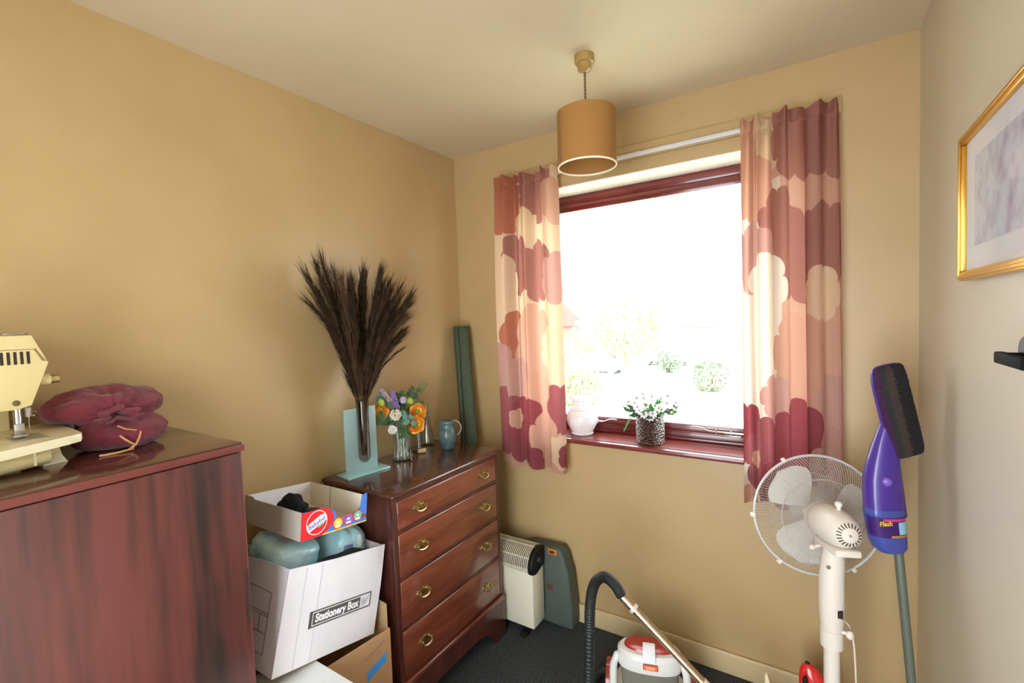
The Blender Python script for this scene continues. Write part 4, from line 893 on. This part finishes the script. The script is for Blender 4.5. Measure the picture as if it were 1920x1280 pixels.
for (yc, zc, m_) in ((.128, .022, M_yel), (.168, .024, M_purp), (.204, .027, M_grn)):
    b = B(); b.lathe([(0, 0), (.0185, 0), (.0185, .0006), (0, .0006)], 28, M=Matrix.Translation((0, yc, zc)) @ Matrix.Rotation(PI / 2, 4, 'Y')); b.build('badge_border', M_red, fp, smooth=False, local=True)
    b = B(); b.lathe([(0, .0007), (.0155, .0007), (.0155, .0011), (0, .0011)], 28, M=Matrix.Translation((0, yc, zc)) @ Matrix.Rotation(PI / 2, 4, 'Y')); b.build('badge', m_, fp, smooth=False, local=True)
    b = B(); b.box((.0012, yc - .009, zc - .012), (.0016, yc + .009, zc - .006)); b.box((.0012, yc - .006, zc - .001), (.0016, yc + .005, zc + .005)); b.build('badge_print', M_printw, fp, smooth=False, local=True)
b = B(); b.box((.0001, .075, 0), (.0006, w, .0035)); b.build('foot_stripe', M_yel, fp, smooth=False, local=True)
b = B(); b.box((.0001, .218, .014), (.0006, w, .026)); b.build('brown_stripe', mat('brown_print', (130, 74, 70), .6), fp, smooth=False, local=True)
B().prism([(0, 0), (-dpt, 0), (-dpt, h * 1.04), (-dpt * .85, h * 1.04), (-dpt * .82, h * .96), (0, h)], 0, T, 'y').build('side_panel', M_traygrey, t, smooth=False, local=True)
sp = B().prism([(0, 0), (-dpt, 0), (-dpt, h), (0, h)], w - T, w, 'y').build('side_panel', M_trayin, t, smooth=False, local=True)
b = B(); b.box((-dpt * .62, w - T - .0006, 0.003), (-dpt * .615, w - T, h)); b.build('slit', M_slot, sp, smooth=False, local=True)
B().box((-dpt, T, 0), (-dpt + T, w - T, h)).build('back_panel', mat('white_card_inside', (232, 232, 240), .7), t, smooth=False, local=True)
B().box((-dpt + T, T, 0), (-T, w - T, T)).build('bottom_panel', M_trayin, t, smooth=False, local=True)
P0 = O + TB @ Vector((-.18, .085, .043))
tag(B().ball(P0, (.055, .045, .036), 40, 26, fn=lambda d: 1 + .22 * mnoise.noise(d * 2.4 + Vector((4, 0, 0))) + (.45 * max(0, d.z) ** 6)).build('black_pouch', mat('black_cloth', (24, 24, 32), .8, spec=.2), angle=180), 'crumpled black pouch lying inside the cardboard display tray', 'pouch')
P0 = O + TB @ Vector((-.10, .115, .030))
tag(B().ball(P0, (.05, .03, .024), 30, 20, fn=lambda d: 1 + .2 * mnoise.noise(d * 3)).build('dark_glove', mat('dark_green_pouch', (58, 62, 50), .8), angle=180), 'small dark olive cloth item behind the red roundel of the tray', 'cloth')

# ------------------------------------------------------------------ heater and tool case
t = thing('convector_heater', 'cream convector heater with black end cap on the floor by the chest', 'heater', (.41, -.165, 0))
hx0, hx1 = .275, .553; hy0, hy1 = -.222, -.115
M_heat = mat('heater_enamel', (226, 220, 196), .4)
B().box((hx0, hy0, .035), (hx1, hy1, .325), .006).build('casing', M_heat, t)
arc = []
for k in range(13):
    a = R(-10) + R(135) * k / 12; arc.append((hy1 - .035 - .082 * math.cos(a), .325 + .085 * math.sin(a)))
b = B()
for k in range(26):
    x = hx0 + .006 + k * (hx1 - hx0 - .03) / 25; b.tube([(x, y, z) for y, z in arc], .0021, 5)
for k in (0, 4, 8, 12): b.box((hx0, arc[k][0] - .002, arc[k][1] - .002), (hx1 - .02, arc[k][0] + .002, arc[k][1] + .002))
b.build('grille', M_heat, t, weld=False)
b = B(); b.prism([(y * .9 + (hy1 - .04) * .1 if 0 else y, z) for y, z in [(yy * .86 + (hy1 - .035) * .14, zz * .96 + .325 * .04) for yy, zz in arc]] + [(hy1 - .002, .325), (hy1 - .002, .318), (hy0 + .012, .318)], hx0 + .004, hx1 - .022, 'x'); b.build('heating_chamber', mat('chamber_grey', (106, 98, 82), .6, metal=.3), t)
cap = [(y, z) for y, z in arc] + [(hy1 + .001, .37), (hy1 + .001, .312), (hy0 + .03, .29), (hy0 - .002, .30)]
B().prism(cap, hx1 - .020, hx1 + .004, 'x', .003).build('end_cap', M_black, t)
B().lathe([(0, 0), (.016, 0), (.014, .012), (0, .013)], 20, M=Matrix.Translation((hx1 + .003, -.165, .352)) @ Matrix.Rotation(PI / 2, 4, 'Y')).build('thermostat_knob', mat('dark_grey_knob', (44, 44, 44), .4), t)
for x in (hx0 + .03, hx1 - .05):
    b = B(); b.box((x - .018, hy0 - .028, 0), (x + .018, hy1 + .008, .014), .005); b.box((x - .012, hy0 + .02, .012), (x + .012, hy1 - .02, .036)); b.build('foot', M_black, t, weld=False)
t = thing('tool_case', 'grey-green plastic tool case with orange latches leaning behind the heater', 'case', (.55, -.06, 0))
cs = [(.405, .004), (.690, .004), (.697, .03), (.694, .12), (.676, .28), (.655, .360), (.632, .388), (.47, .388), (.43, .376), (.405, .34)]
B().prism(cs, -.100, -.022, 'y', .012).build('shell', mat('case_plastic', (72, 82, 74), .55, bump=(160, .3, .001)), t, angle=50)
for x in (.448, .598):
    b = B(); b.box((x - .024, -.106, .358), (x + .024, -.098, .386), .003); b.box((x - .012, -.1075, .364), (x + .012, -.1058, .380), .0005); b.build('latch', mat('orange_latch', (206, 120, 40), .5), t, weld=False)
    B().box((x - .013, -.1085, .366), (x + .013, -.1070, .3785)).build('latch_recess', M_slot, t)
B().box((.560, -.1012, .175), (.592, -.0995, .205)).build('sticker', mat('dark_red_sticker', (104, 46, 44), .6), t)

# ------------------------------------------------------------------ vacuum cleaner
M_vw = mat('vacuum_white', (222, 220, 214), .25, coat=.3); M_vr = mat('vacuum_red', (166, 40, 34), .25, coat=.4); M_hose = mat('hose_black', (30, 34, 34), .5)
vz = .303; vc = Vector((1.150, -.385, 0))
t = thing('vacuum_cleaner', 'white and red cylinder vacuum cleaner with black hose and steel wand', 'vacuum cleaner', vc, (0, 0, .303))
def rr(x, y, n=32, p=3.2):
    return [(x * (abs(math.cos(a)) ** (2 / p)) * (1 if math.cos(a) >= 0 else -1), y * (abs(math.sin(a)) ** (2 / p)) * (1 if math.sin(a) >= 0 else -1)) for a in [2 * PI * k / n for k in range(n)]]
def loft(b_, secs, n=40, p=3.2):
    def f(u, v):
        q = v * (len(secs) - 1); i = min(int(q), len(secs) - 2); s = q - i; A, Bq = secs[i], secs[i + 1]
        x, y, cx, cy, z = [A[j] * (1 - s) + Bq[j] * s for j in range(5)]; a = 2 * PI * u
        return (cx + x * (abs(math.cos(a)) ** (2 / p)) * (1 if math.cos(a) >= 0 else -1), cy + y * (abs(math.sin(a)) ** (2 / p)) * (1 if math.sin(a) >= 0 else -1), z)
    b_.grid(f, n, len(secs) * 3 - 2, cu=True)
b = B(); loft(b, [(.001, .001, 0, 0, .03), (.135, .15, 0, .0, .03), (.14, .155, 0, 0, .06), (.13, .145, 0, 0, .10), (.001, .001, 0, 0, .10)]); b.build('base', M_vw, t, local=True)
b = B(); loft(b, [(.001, .001, 0, 0, .10), (.098, .054, 0, -.01, .10), (.104, .056, 0, -.01, .222), (.001, .001, 0, 0, .222)], p=2.4); b.build('dust_bin', mat('smoky_bin', (132, 130, 118), .15, alpha=.75), t, local=True)
b = B(); loft(b, [(.001, .001, 0, 0, .215), (.112, .058, 0, -.01, .215), (.116, .060, 0, -.01, .232), (.113, .058, 0, -.008, .266), (.102, .052, 0, -.006, .276), (.001, .001, 0, 0, .276)], p=2.5); b.build('bin_collar', M_vw, t, local=True)
b = B(); loft(b, [(.001, .001, 0, 0, .272), (.092, .044, 0, .0, .272), (.084, .040, 0, .002, .282), (.06, .03, 0, .008, .286), (.001, .001, 0, .008, .287)], p=2.6); b.build('lid', M_vr, t, local=True)
b = B(); b.prism([(-.073, .262), (-.074, .300), (-.062, .309), (-.030, .309), (-.022, .296), (-.054, .288), (-.060, .262)], -.022, .022, 'x', .004); b.build('carry_clip', mat('clip_white', (236, 236, 238), .2), t, local=True)
for s in (-1, 1):
    b = B(); b.tube([(s * .128, -.02, .05), (s * .132, -.03, .14), (s * .128, -.03, .21), (s * .116, -.025, .244), (s * .09, -.01, .252)], [.014, .015, .014, .012, .009], 12); b.build('side_rail', M_vw, t, local=True)
bg_ = B().box((-.026, -.003, -.0105), (.026, .003, .0105), .0028, M=Matrix.Translation((.004, -.0715, .2455))).build('badge', mat('badge_red', (176, 56, 34), .35), t, local=True)
B().box((-.0225, -.0012, -.0078), (.0225, .0012, .0078), .001, M=Matrix.Translation((.004, -.0750, .2455))).build('badge_face', mat('badge_orange', (236, 124, 62), .4), bg_, local=True)
lettering('lettering', 'VAX', .0135, frame_M((.004, -.0764, .2455), (1, 0, 0), (0, 0, 1), (0, -1, 0)), mat('badge_letter', (252, 196, 150), .4), bg_, bold=.0004, width=.033)
for s in (-1, 1):
    B().lathe([(0, 0), (.07, 0), (.075, .006), (.075, .02), (.05, .026), (0, .026)], 32, M=Matrix.Translation((s * .142 - (.0 if s > 0 else .0), .06, .075)) @ Matrix.Rotation(s * PI / 2, 4, 'Y')).build('wheel', M_vr, t, local=True)
Mi = (Matrix.Translation(vc) @ Matrix.Rotation(.303, 4, 'Z')).inverted()
hp = [(1.093, -.504, .516), (1.070, -.516, .558), (1.040, -.534, .582), (1.014, -.552, .560), (1.002, -.566, .50), (.999, -.575, .40), (.996, -.584, .24), (.985, -.575, .12), (.96, -.53, .05), (.925, -.44, .03), (.915, -.33, .03), (.95, -.26, .05), (1.00, -.24, .09), (1.04, -.27, .14), (1.07, -.30, .18)]
def cat(pts, n):
    pts = [Vector(p) for p in pts]; out = []
    for i in range(len(pts) - 1):
        p0, p1, p2, p3 = pts[max(i - 1, 0)], pts[i], pts[i + 1], pts[min(i + 2, len(pts) - 1)]
        for k in range(n):
            s = k / n; out.append(.5 * ((2 * p1) + (p2 - p0) * s + (2 * p0 - 5 * p1 + 4 * p2 - p3) * s * s + (3 * p1 - p0 - 3 * p2 + p3) * s ** 3))
    out.append(pts[-1]); return out
pts = cat([Mi @ Vector(p) for p in hp], 24); b = B(); b.tube(pts, [.0175 + .0018 * (k % 2) for k in range(len(pts))], 14); b.build('hose', M_hose, t, local=True, angle=25)
A_, Z_ = Vector((1.093, -.504, .516)), Vector((1.52, -.5075, .182)); d_ = (Z_ - A_).normalized()
wd_ = B(); wd_.tube([Mi @ p for p in (A_ - d_ * .015, A_ + d_ * .05, A_ + d_ * .052, Z_)], [.0165, .0165, .0135, .0135], 16); wnd = wd_.build('wand', mat('wand_steel', (214, 190, 158), .22, metal=.9), t, local=True)
b = B(); b.tube([Mi @ (A_ + d_ * .05), Mi @ (A_ + d_ * .062)], .0185, 16); b.tube([Mi @ (A_ + d_ * .34), Mi @ (A_ + d_ * .37)], .0165, 16); b.build('collar', mat('collar_grey', (206, 196, 184), .3), wnd, local=True, weld=False)
b = B(); b.prism([(-.004, 0), (.004, 0), (.004, .33), (-.004, .33)], -.0165, -.0125, 'y', M=Mi @ frame_M(A_ + d_ * .06, d_.orthogonal().normalized(), d_.cross(d_.orthogonal().normalized()), d_)); b.build('rail', M_black, wnd, local=True)
b = B(); b.prism([(1.488, .0), (1.575, 0), (1.575, .03), (1.555, .06), (1.532, .185), (1.508, .19), (1.492, .05)], -.540, -.476, 'y', .004, M=Mi); b.build('floor_head', M_black, t, local=True)

# red plastic item and cream strip near the fan
t = thing('red_plastic_shell', 'glossy red plastic shell with black slot on the floor beside the fan pole', 'plastic item', (1.675, -.205, 0))
def redf(u, v):
    s = v; a = 2 * PI * u; r = .052 * (1 - s ** 3.0) ** .5 + .001; cx = 1.700 - .052 * s ** 1.6; cy = -.205
    return (cx + r * 1.15 * math.cos(a), cy + r * .72 * math.sin(a), .002 + .282 * s)
b = B(); b.grid(redf, 32, 24, cu=True); b.build('shell', mat('red_gloss', (214, 44, 38), .2, coat=.5), t)
B().ball((1.6465, -.206, .284), (.008, .006, .005), 12, 8).build('tip', M_black, t)
b = B(); b.ball((1.640, -.240, .235), (.008, .009, .022), 14, 10); b.tube([(1.642, -.243, .225), (1.650, -.247, .16), (1.655, -.246, .05)], .006, 8); b.build('slot', M_black, t, weld=False)
b = B(); b.prism([(1.625, 0.003), (1.648, 0.003), (1.642, .20), (1.634, .232), (1.624, .20)], -.238, -.200, 'y', .005); b.build('side_cover', mat('grey_pink_plastic', (176, 152, 146), .4), t)
b = B(); b.prism([(1.520, 0), (1.565, 0), (1.548, .20), (1.531, .256), (1.522, .25)], -.295, -.275, 'y', .005)
tag(b.build('cream_strip', mat('cream_strip_paint', (222, 206, 172), .5)), 'upright cream pointed strip in front of the skirting board, left of the red shell', 'strip')

# ------------------------------------------------------------------ pedestal fan
FXP, FYP = 1.712, -.402
t = thing('pedestal_fan', 'white pedestal fan with mesh guard seen from behind, near the right curtain', 'fan', (FXP, FYP, 0))
M_fan = mat('fan_white', (228, 218, 204), .32); M_blade = cloth_mat('fan_blade', (226, 222, 214), .35, rough=.35)
G = Vector((1.676, -.303, .849)); ax = Vector((.077, -.187, .025)).normalized()
yy = (Vector((0, 0, 1)) - ax * ax.z).normalized(); xx = yy.cross(ax).normalized(); MG = frame_M(G, xx, yy, ax)
GR = .186
def gprof(s, back):    # s 0 hub .. 1 rim
    r = .052 + (GR - .052) * s; z = (.052 if back else -.075) * (1 - s ** 3.2); return r, z
for back, nm in ((True, 'rear_guard'), (False, 'front_guard')):
    b = B()
    for k in range(128):
        a = 2 * PI * k / 128; pts = []
        for q in range(8):
            r, z = gprof(q / 7, back); tw = a + (.28 if back else -.28) * (q / 7); pts.append((r * math.cos(tw), r * math.sin(tw), z))
        b.tube(pts, .0007, 4, M=MG, caps=False)
    for s in (0.02, .5):
        r, z = gprof(s, back); b.tube([(r * math.cos(2 * PI * k / 48), r * math.sin(2 * PI * k / 48), z) for k in range(49)], .0014, 5, M=MG, caps=False)
    if not back: b.lathe([(0, -.078), (.05, -.077), (.052, -.072), (0, -.070)], 32, M=MG)
    b.build(nm, mat('guard_wire', (186, 178, 168), .35), t, weld=False)
b = B(); b.tube([(GR * math.cos(2 * PI * k / 72), GR * math.sin(2 * PI * k / 72), 0) for k in range(73)], .0042, 8, M=MG, caps=False); rim = b.build('guard_rim', mat('rim_grey', (196, 194, 194), .35), t)
for a in (R(118), R(182), R(232), R(300), R(20)):
    b = B(); b.box((GR - .002, -.006, -.006), (GR + .012, .006, .006), .002, M=MG @ Matrix.Rotation(a, 4, 'Z')); b.build('clip', M_fan, rim)
for k in range(3):
    a0 = R(121) + k * 2 * PI / 3
    def bl(u, v, a0=a0):
        r = .024 + .140 * v; wv = math.sin(PI * min(1, .10 + .78 * v ** .9)) ** .55 * (1.0 if v < .8 else math.sqrt(max(0.0, 1 - ((v - .8) / .2) ** 2)) * .98 + .02)
        th = (u - .5) * (1.55 * wv * (.6 + .4 * v) + .06) + .18 * v
        return (r * math.cos(a0 + th), r * math.sin(a0 + th), -.014 + .030 * (u - .5) * (1 - .3 * v))
    b = B(); b.grid(bl, 20, 26, M=MG); o = b.build('blade', M_blade, t, angle=180)
B().lathe([(0, .006), (.030, .004), (.031, -.03), (.026, -.038), (0, -.040)], 32, M=MG).build('hub', M_fan, t)
mt = B().lathe([(0, .035), (.046, .035), (.052, .046), (.053, .09), (.052, .135), (.047, .168), (.036, .192), (.022, .203), (0, .206)], 44, M=MG).build('motor_housing', M_fan, t)
b = B()
for k in range(20):
    a = 2 * PI * k / 20; b.box((.0, -.0016, -.0005), (.013, .0016, .0008), M=MG @ Matrix.Rotation(a, 4, 'Z') @ Matrix.Translation((.021, 0, .2035)) @ Matrix.Rotation(R(32), 4, 'Y'))
b.build('vent', mat('vent_dark', (90, 76, 60), .8), mt, smooth=False)
B().lathe([(0, -.001), (.003, -.001), (.003, .001), (0, .001)], 12, M=MG @ Matrix.Translation((0, 0, .2065))).build('screw', mat('fan_screw', (150, 132, 112), .5), mt)
b = B(); b.lathe([(0, 0), (.006, 0), (.006, .012), (.010, .014), (.010, .022), (.007, .026), (0, .026)], 16, M=MG @ Matrix.Translation((.006, .049, .135)) @ Matrix.Rotation(-PI / 2, 4, 'X')); b.build('oscillation_knob', M_fan, mt)
b = B(); b.box((-.034, -.066, .05), (.034, -.046, .19), .006, M=MG); b.build('under_plate', M_fan, t)
b = B(); b.tube([MG @ Vector((-.028, -.07, .08)), MG @ Vector((-.045, -.075, .08))], .0045, 10); b.ball(MG @ Vector((-.05, -.076, .08)), .0085, 14, 10); b.build('tilt_knob', M_fan, t, weld=False)
NB = [(FXP + .006, FYP - .004, .795), (FXP + .004, FYP, .76), (FXP, FYP, .70), (FXP, FYP, .62), (FXP, FYP, .56), (FXP, FYP, .535)]
b = B(); b.tube(NB, [.026, .030, .033, .034, .030, .026], 24); nk = b.build('control_neck', M_fan, t)
B().lathe([(0, 0), (.0055, 0), (.0055, .002), (0, .002)], 14, M=Matrix.Translation((FXP - .008, FYP - .031, .745)) @ Matrix.Rotation(PI / 2, 4, 'X')).build('button', mat('neck_button', (120, 104, 88), .5), nk)
B().box((FXP + .014, FYP - .036, .600), (FXP + .027, FYP - .024, .620), .001).build('display', M_slot, nk)
b = B(); b.tube([(FXP, FYP, .545), (FXP, FYP, .492)], [.030, .030], 24); b.build('collar', M_fan, t)
b = B(); b.tube([(FXP + .020, FYP - .01, .548), (FXP + .036, FYP - .012, .548)], .005, 10); b.ball((FXP + .044, FYP - .013, .546), (.011, .011, .013), 14, 10); b.build('height_knob', M_fan, t, weld=False)
b = B(); b.tube([(FXP, FYP, .50), (FXP, FYP, .02)], .021, 24); b.build('pole', M_fan, t)
B().lathe([(0, 0), (.14, 0), (.142, .008), (.135, .016), (.05, .03), (.03, .05), (.022, .06), (0, .06)], 48, (FXP, FYP)).build('base', M_fan, t)
cp = cat([(FXP + .022, FYP - .01, .585), (FXP + .042, FYP + .012, .56), (FXP + .055, FYP + .02, .50), (FXP + .060, FYP + .02, .38), (FXP + .064, FYP + .02, .2), (FXP + .07, FYP + .02, .03), (FXP + .12, FYP - .06, .006), (FXP + .20, FYP - .2, .006)], 10)
b = B(); b.tube(cp, .0024, 7); b.build('cord', M_fan, t)

# ------------------------------------------------------------------ mop leaning in the right corner
M_mp = mat('mop_purple', (74, 48, 140), .3, coat=.3); M_mb = mat('mop_bottle_blue', (66, 78, 156), .25, coat=.3)
t = thing('spray_mop', 'purple spray mop leaning head-up in the right corner', 'mop', (1.93, -.381, 0))
tl, tr_, brr, bl_ = Vector((1.794, -0.4301, 1.3246)), Vector((1.875, -0.3771, 1.3395)), Vector((1.9326, -0.3529, 1.1033)), Vector((1.874, -0.392, 1.0828))
hx = ((tr_ - tl) + (brr - bl_)).normalized(); hyv = ((tl - bl_) + (tr_ - brr)).normalized(); hn = hx.cross(hyv).normalized(); hyv = hn.cross(hx).normalized()
if hn.dot(CAM - tl) < 0: hn = -hn
hc = (tl + tr_ + brr + bl_) / 4; MH = frame_M(hc, hx, hyv, hn)
b = B(); b.prism(rr(.0485, .134, 40, 5.0), -.014, -.004, 'z', .003, M=MH); hd = b.build('head', M_mp, t)
m, N, Lk, P = new_mat('mop_pad_pile'); P.inputs['Roughness'].default_value = .95
tc = N.new('ShaderNodeTexCoord'); wv = N.new('ShaderNodeUVMap')
at = N.new('ShaderNodeVertexColor'); at.layer_name = 'stripe'; Lk.new(at.outputs[0], P.inputs['Base Color'])
n2 = N.new('ShaderNodeTexNoise'); n2.inputs['Scale'].default_value = 350; bp = N.new('ShaderNodeBump'); bp.inputs['Distance'].default_value = .004; Lk.new(tc.outputs['Object'], n2.inputs['Vector']); Lk.new(n2.outputs[0], bp.inputs['Height']); Lk.new(bp.outputs[0], P.inputs['Normal'])
b = B('stripe'); NU, NV = 60, 120; PN = 5.0
def padf(u, v):
    a = (u - .5) * 2; c = (v - .5) * 2
    lim = (1 - abs(c) ** 7) ** (1 / 7) if abs(c) < 1 else 0.0
    x = a * .0475 * max(lim, .05); y = c * .132
    e = min(1, (1 - abs(a)) * 5, (1 - abs(c)) * 10); return Vector((x, y, -.004 + .012 * math.sqrt(max(0, e)) + .0015 * mnoise.noise(Vector((x * 120, y * 120, 0)))))
V = b.grid(padf, NU, NV, M=MH); cl = b.bm.verts.layers.float_color['stripe']
cols = [(62, 26, 66), (44, 44, 46), (66, 52, 44), (24, 20, 24), (40, 22, 46)]
for i in range(NU):
    for j in range(NV):
        s = i / (NU - 1) + .028 * math.sin(j * 1.1) + .014 * math.sin(j * .37)
        c = cols[0] if s < .13 else cols[1] if s < .30 else cols[2] if s < .55 else cols[3] if s < .94 else cols[4]
        V[i][j][cl] = lin(c) + (1,)
b.build('pad', m, hd, weld=False)
# neck and spray housing run down from the head
def sec(px_c, w, d): return px_c, w, d
axis_pts = [(Vector((1.8452, -0.3873, 1.1888)), .015, .013), (Vector((1.8378, -0.3929, 1.1284)), .028, .020), (Vector((1.8331, -0.3966, 1.0726)), .040, .028), (Vector((1.8303, -0.3994, 1.0214)), .0465, .032), (Vector((1.8322, -0.3994, 0.9703)), .0485, .0335), (Vector((1.834, -0.3994, 0.9377)), .0485, .0335)]
rx = Vector((.842, .539, 0)); ry = Vector((-.539, .842, 0))
def bodyf(pts_):
    def f(u, v):
        q = v * (len(pts_) - 1); i = min(int(q), len(pts_) - 2); s = q - i; s2 = s
        c = pts_[i][0].lerp(pts_[i + 1][0], s2); w_ = pts_[i][1] * (1 - s2) + pts_[i + 1][1] * s2; d_2 = pts_[i][2] * (1 - s2) + pts_[i + 1][2] * s2; a = 2 * PI * u
        ca_, sa_ = math.cos(a), math.sin(a); p = 2.6
        return c + rx * w_ * (abs(ca_) ** (2 / p)) * (1 if ca_ >= 0 else -1) + ry * d_2 * (abs(sa_) ** (2 / p)) * (1 if sa_ >= 0 else -1)
    return f
b = B(); b.grid(bodyf(axis_pts), 36, 26, cu=True); hs = b.build('spray_housing', M_mp, t, angle=60)
b = B(); b.ball(Vector((1.8266, -0.3994, 1.0214)) - ry * .032 - rx * .0075, (.014, .009, .014), 20, 12); b.build('button', mat('mop_button', (118, 84, 182), .35), hs)
bt = [(Vector((1.834, -0.3994, 0.9396)), .049, .034), (Vector((1.834, -0.3994, 0.9238)), .049, .034), (Vector((1.8378, -0.3966, 0.8866)), .0475, .0335), (Vector((1.8433, -0.3929, 0.8494)), .0465, .0335), (Vector((1.8471, -0.391, 0.8261)), .043, .0315), (Vector((1.8489, -0.3901, 0.814)), .0335, .026), (Vector((1.8489, -0.3901, 0.8122)), .001, .001)]
b = B(); b.grid(bodyf(bt), 40, 30, cu=True); bo = b.build('refill_bottle', M_mb, t, angle=50)
lb = [(Vector((1.8345, -0.3994, 0.92)), .0495, .0346), (Vector((1.8378, -0.3966, 0.8866)), .0485, .0343), (Vector((1.8405, -0.3947, 0.8633)), .0478, .0342)]
def arcband(u, v, e=0.0, u0=.50, u1=1.0):
    return Vector(bodyf(lb)(u0 + (u1 - u0) * u, v)) + (-ry) * e
b = B(); b.grid(lambda u, v: arcband(u, v), 26, 10); lab = b.build('label', mat('label_purple', (62, 26, 104), .4), bo)
b = B(); b.grid(lambda u, v: arcband(.55 + .32 * u, .18 + .62 * v, .0012), 8, 6); b.build('label_picture', mat('label_pale_blue', (150, 200, 222), .4), lab)
b = B(); b.grid(lambda u, v: arcband(.35 + .6 * u, .02 + .12 * v, .0013), 10, 3); b.build('label_band', mat('label_pink', (206, 60, 120), .4), lab)
b = B(); b.grid(lambda u, v: arcband(.45 + .5 * u, .84 + .14 * v, .0013), 10, 3); b.build('label_foot', mat('label_ochre', (190, 130, 60), .4), lab)
lp_ = Vector((1.8359, -0.3985, 0.9052)) - ry * .0352 - rx * .022
lettering('lettering', 'Flash', .0187, Matrix.Translation(-Vector((1.93, -.381, 0))) @ frame_M(lp_, (rx * .97 - ry * .22).normalized() if 0 else rx, (0, 0, 1), -ry), mat('label_yellow', (240, 206, 40), .4), lab, bold=.0004, width=.034)
b = B(); b.prism([(.0, 0), (.028, .0), (.006, .205), (-.01, .22)], -.009, .009, 'z', .003, M=frame_M(Vector((1.8638, -0.3743, 0.907)), rx, Vector((-.02, 0, 1)).normalized(), ry)); b.build('trigger_guard', M_mp, t)
b = B(); b.tube([(1.8582, -.381, .924), (1.8703, -.376, .8057), (1.8996, -.378, .4337), (1.934, -.380, .004)], .0115, 18); b.build('pole', mat('mop_pole', (118, 124, 112), .35, metal=.4), t)

# ------------------------------------------------------------------ right wall: framed picture, black lever
t = thing('framed_picture', 'gilt framed pale blue print hanging on the right wall', 'picture', (RW, -.93, 1.71))
py0, py1, pz0, pz1 = -1.24, -.622, 1.555, 1.868; fx = RW - .001
b = B(); fw = .020
for (ya, yb, za, zb) in ((py0, py1, pz0, pz0 + fw), (py0, py1, pz1 - fw, pz1), (py0, py0 + fw, pz0 + fw, pz1 - fw), (py1 - fw, py1, pz0 + fw, pz1 - fw)):
    b.box((fx - .020, ya, za), (fx, yb, zb), .003); 
for (ya, yb, za, zb) in ((py0 + .004, py1 - .004, pz0 + .004, pz0 + .011), (py0 + .004, py1 - .004, pz1 - .011, pz1 - .004), (py0 + .004, py0 + .011, pz0 + .01, pz1 - .01), (py1 - .011, py1 - .004, pz0 + .01, pz1 - .01)):
    b.box((fx - .0235, ya, za), (fx - .018, yb, zb), .002)
b.build('frame', M_gold, t, weld=False)
B().box((fx - .012, py0 + fw - .002, pz0 + fw - .002), (fx - .006, py1 - fw + .002, pz1 - fw + .002)).build('mount', mat('mount_card', (238, 238, 242), .7), t)
m, N, Lk, P = new_mat('pale_print'); tc = N.new('ShaderNodeTexCoord'); n = N.new('ShaderNodeTexNoise'); n.inputs['Scale'].default_value = 26; n.inputs['Detail'].default_value = 4
cr = N.new('ShaderNodeValToRGB'); cr.color_ramp.elements[0].position = .42; cr.color_ramp.elements[0].color = col4((214, 220, 232)); cr.color_ramp.elements[1].position = .72; cr.color_ramp.elements[1].color = col4((178, 166, 190))
Lk.new(tc.outputs['Object'], n.inputs['Vector']); Lk.new(n.outputs['Fac'], cr.inputs[0]); Lk.new(cr.outputs[0], P.inputs['Base Color']); P.inputs['Roughness'].default_value = .6
B().box((fx - .0125, py0 + .085, pz0 + .068), (fx - .0118, py1 - .085, pz1 - .062)).build('print', m, t)
B().box((fx - .0165, py0 + fw - .002, pz0 + fw - .002), (fx - .0155, py1 - fw + .002, pz1 - fw + .002)).build('glazing', thin_glass('picture_glass', (255, 255, 255), .03, mx_refl=.30), t)
t = thing('wall_lever', 'black lever fitting on the right wall below the picture', 'lever', (RW, -.96, 1.415))
B().lathe([(0, 0), (.026, 0), (.026, .006), (.022, .010), (0, .010)], 28, M=Matrix.Translation((RW, -.975, 1.425)) @ Matrix.Rotation(-PI / 2, 4, 'Y')).build('rose', mat('dark_grey_rose', (60, 60, 70), .4), t)
b = B(); b.box((RW - .032, -1.05, 1.401), (RW - .018, -.922, 1.421), .003); b.lathe([(0, 0), (.010, 0), (.010, .022), (0, .022)], 20, M=Matrix.Translation((RW - .008, -.975, 1.413)) @ Matrix.Rotation(-PI / 2, 4, 'Y')); b.build('arm', mat('matt_black', (14, 14, 14), .7, spec=.1), t, weld=False)
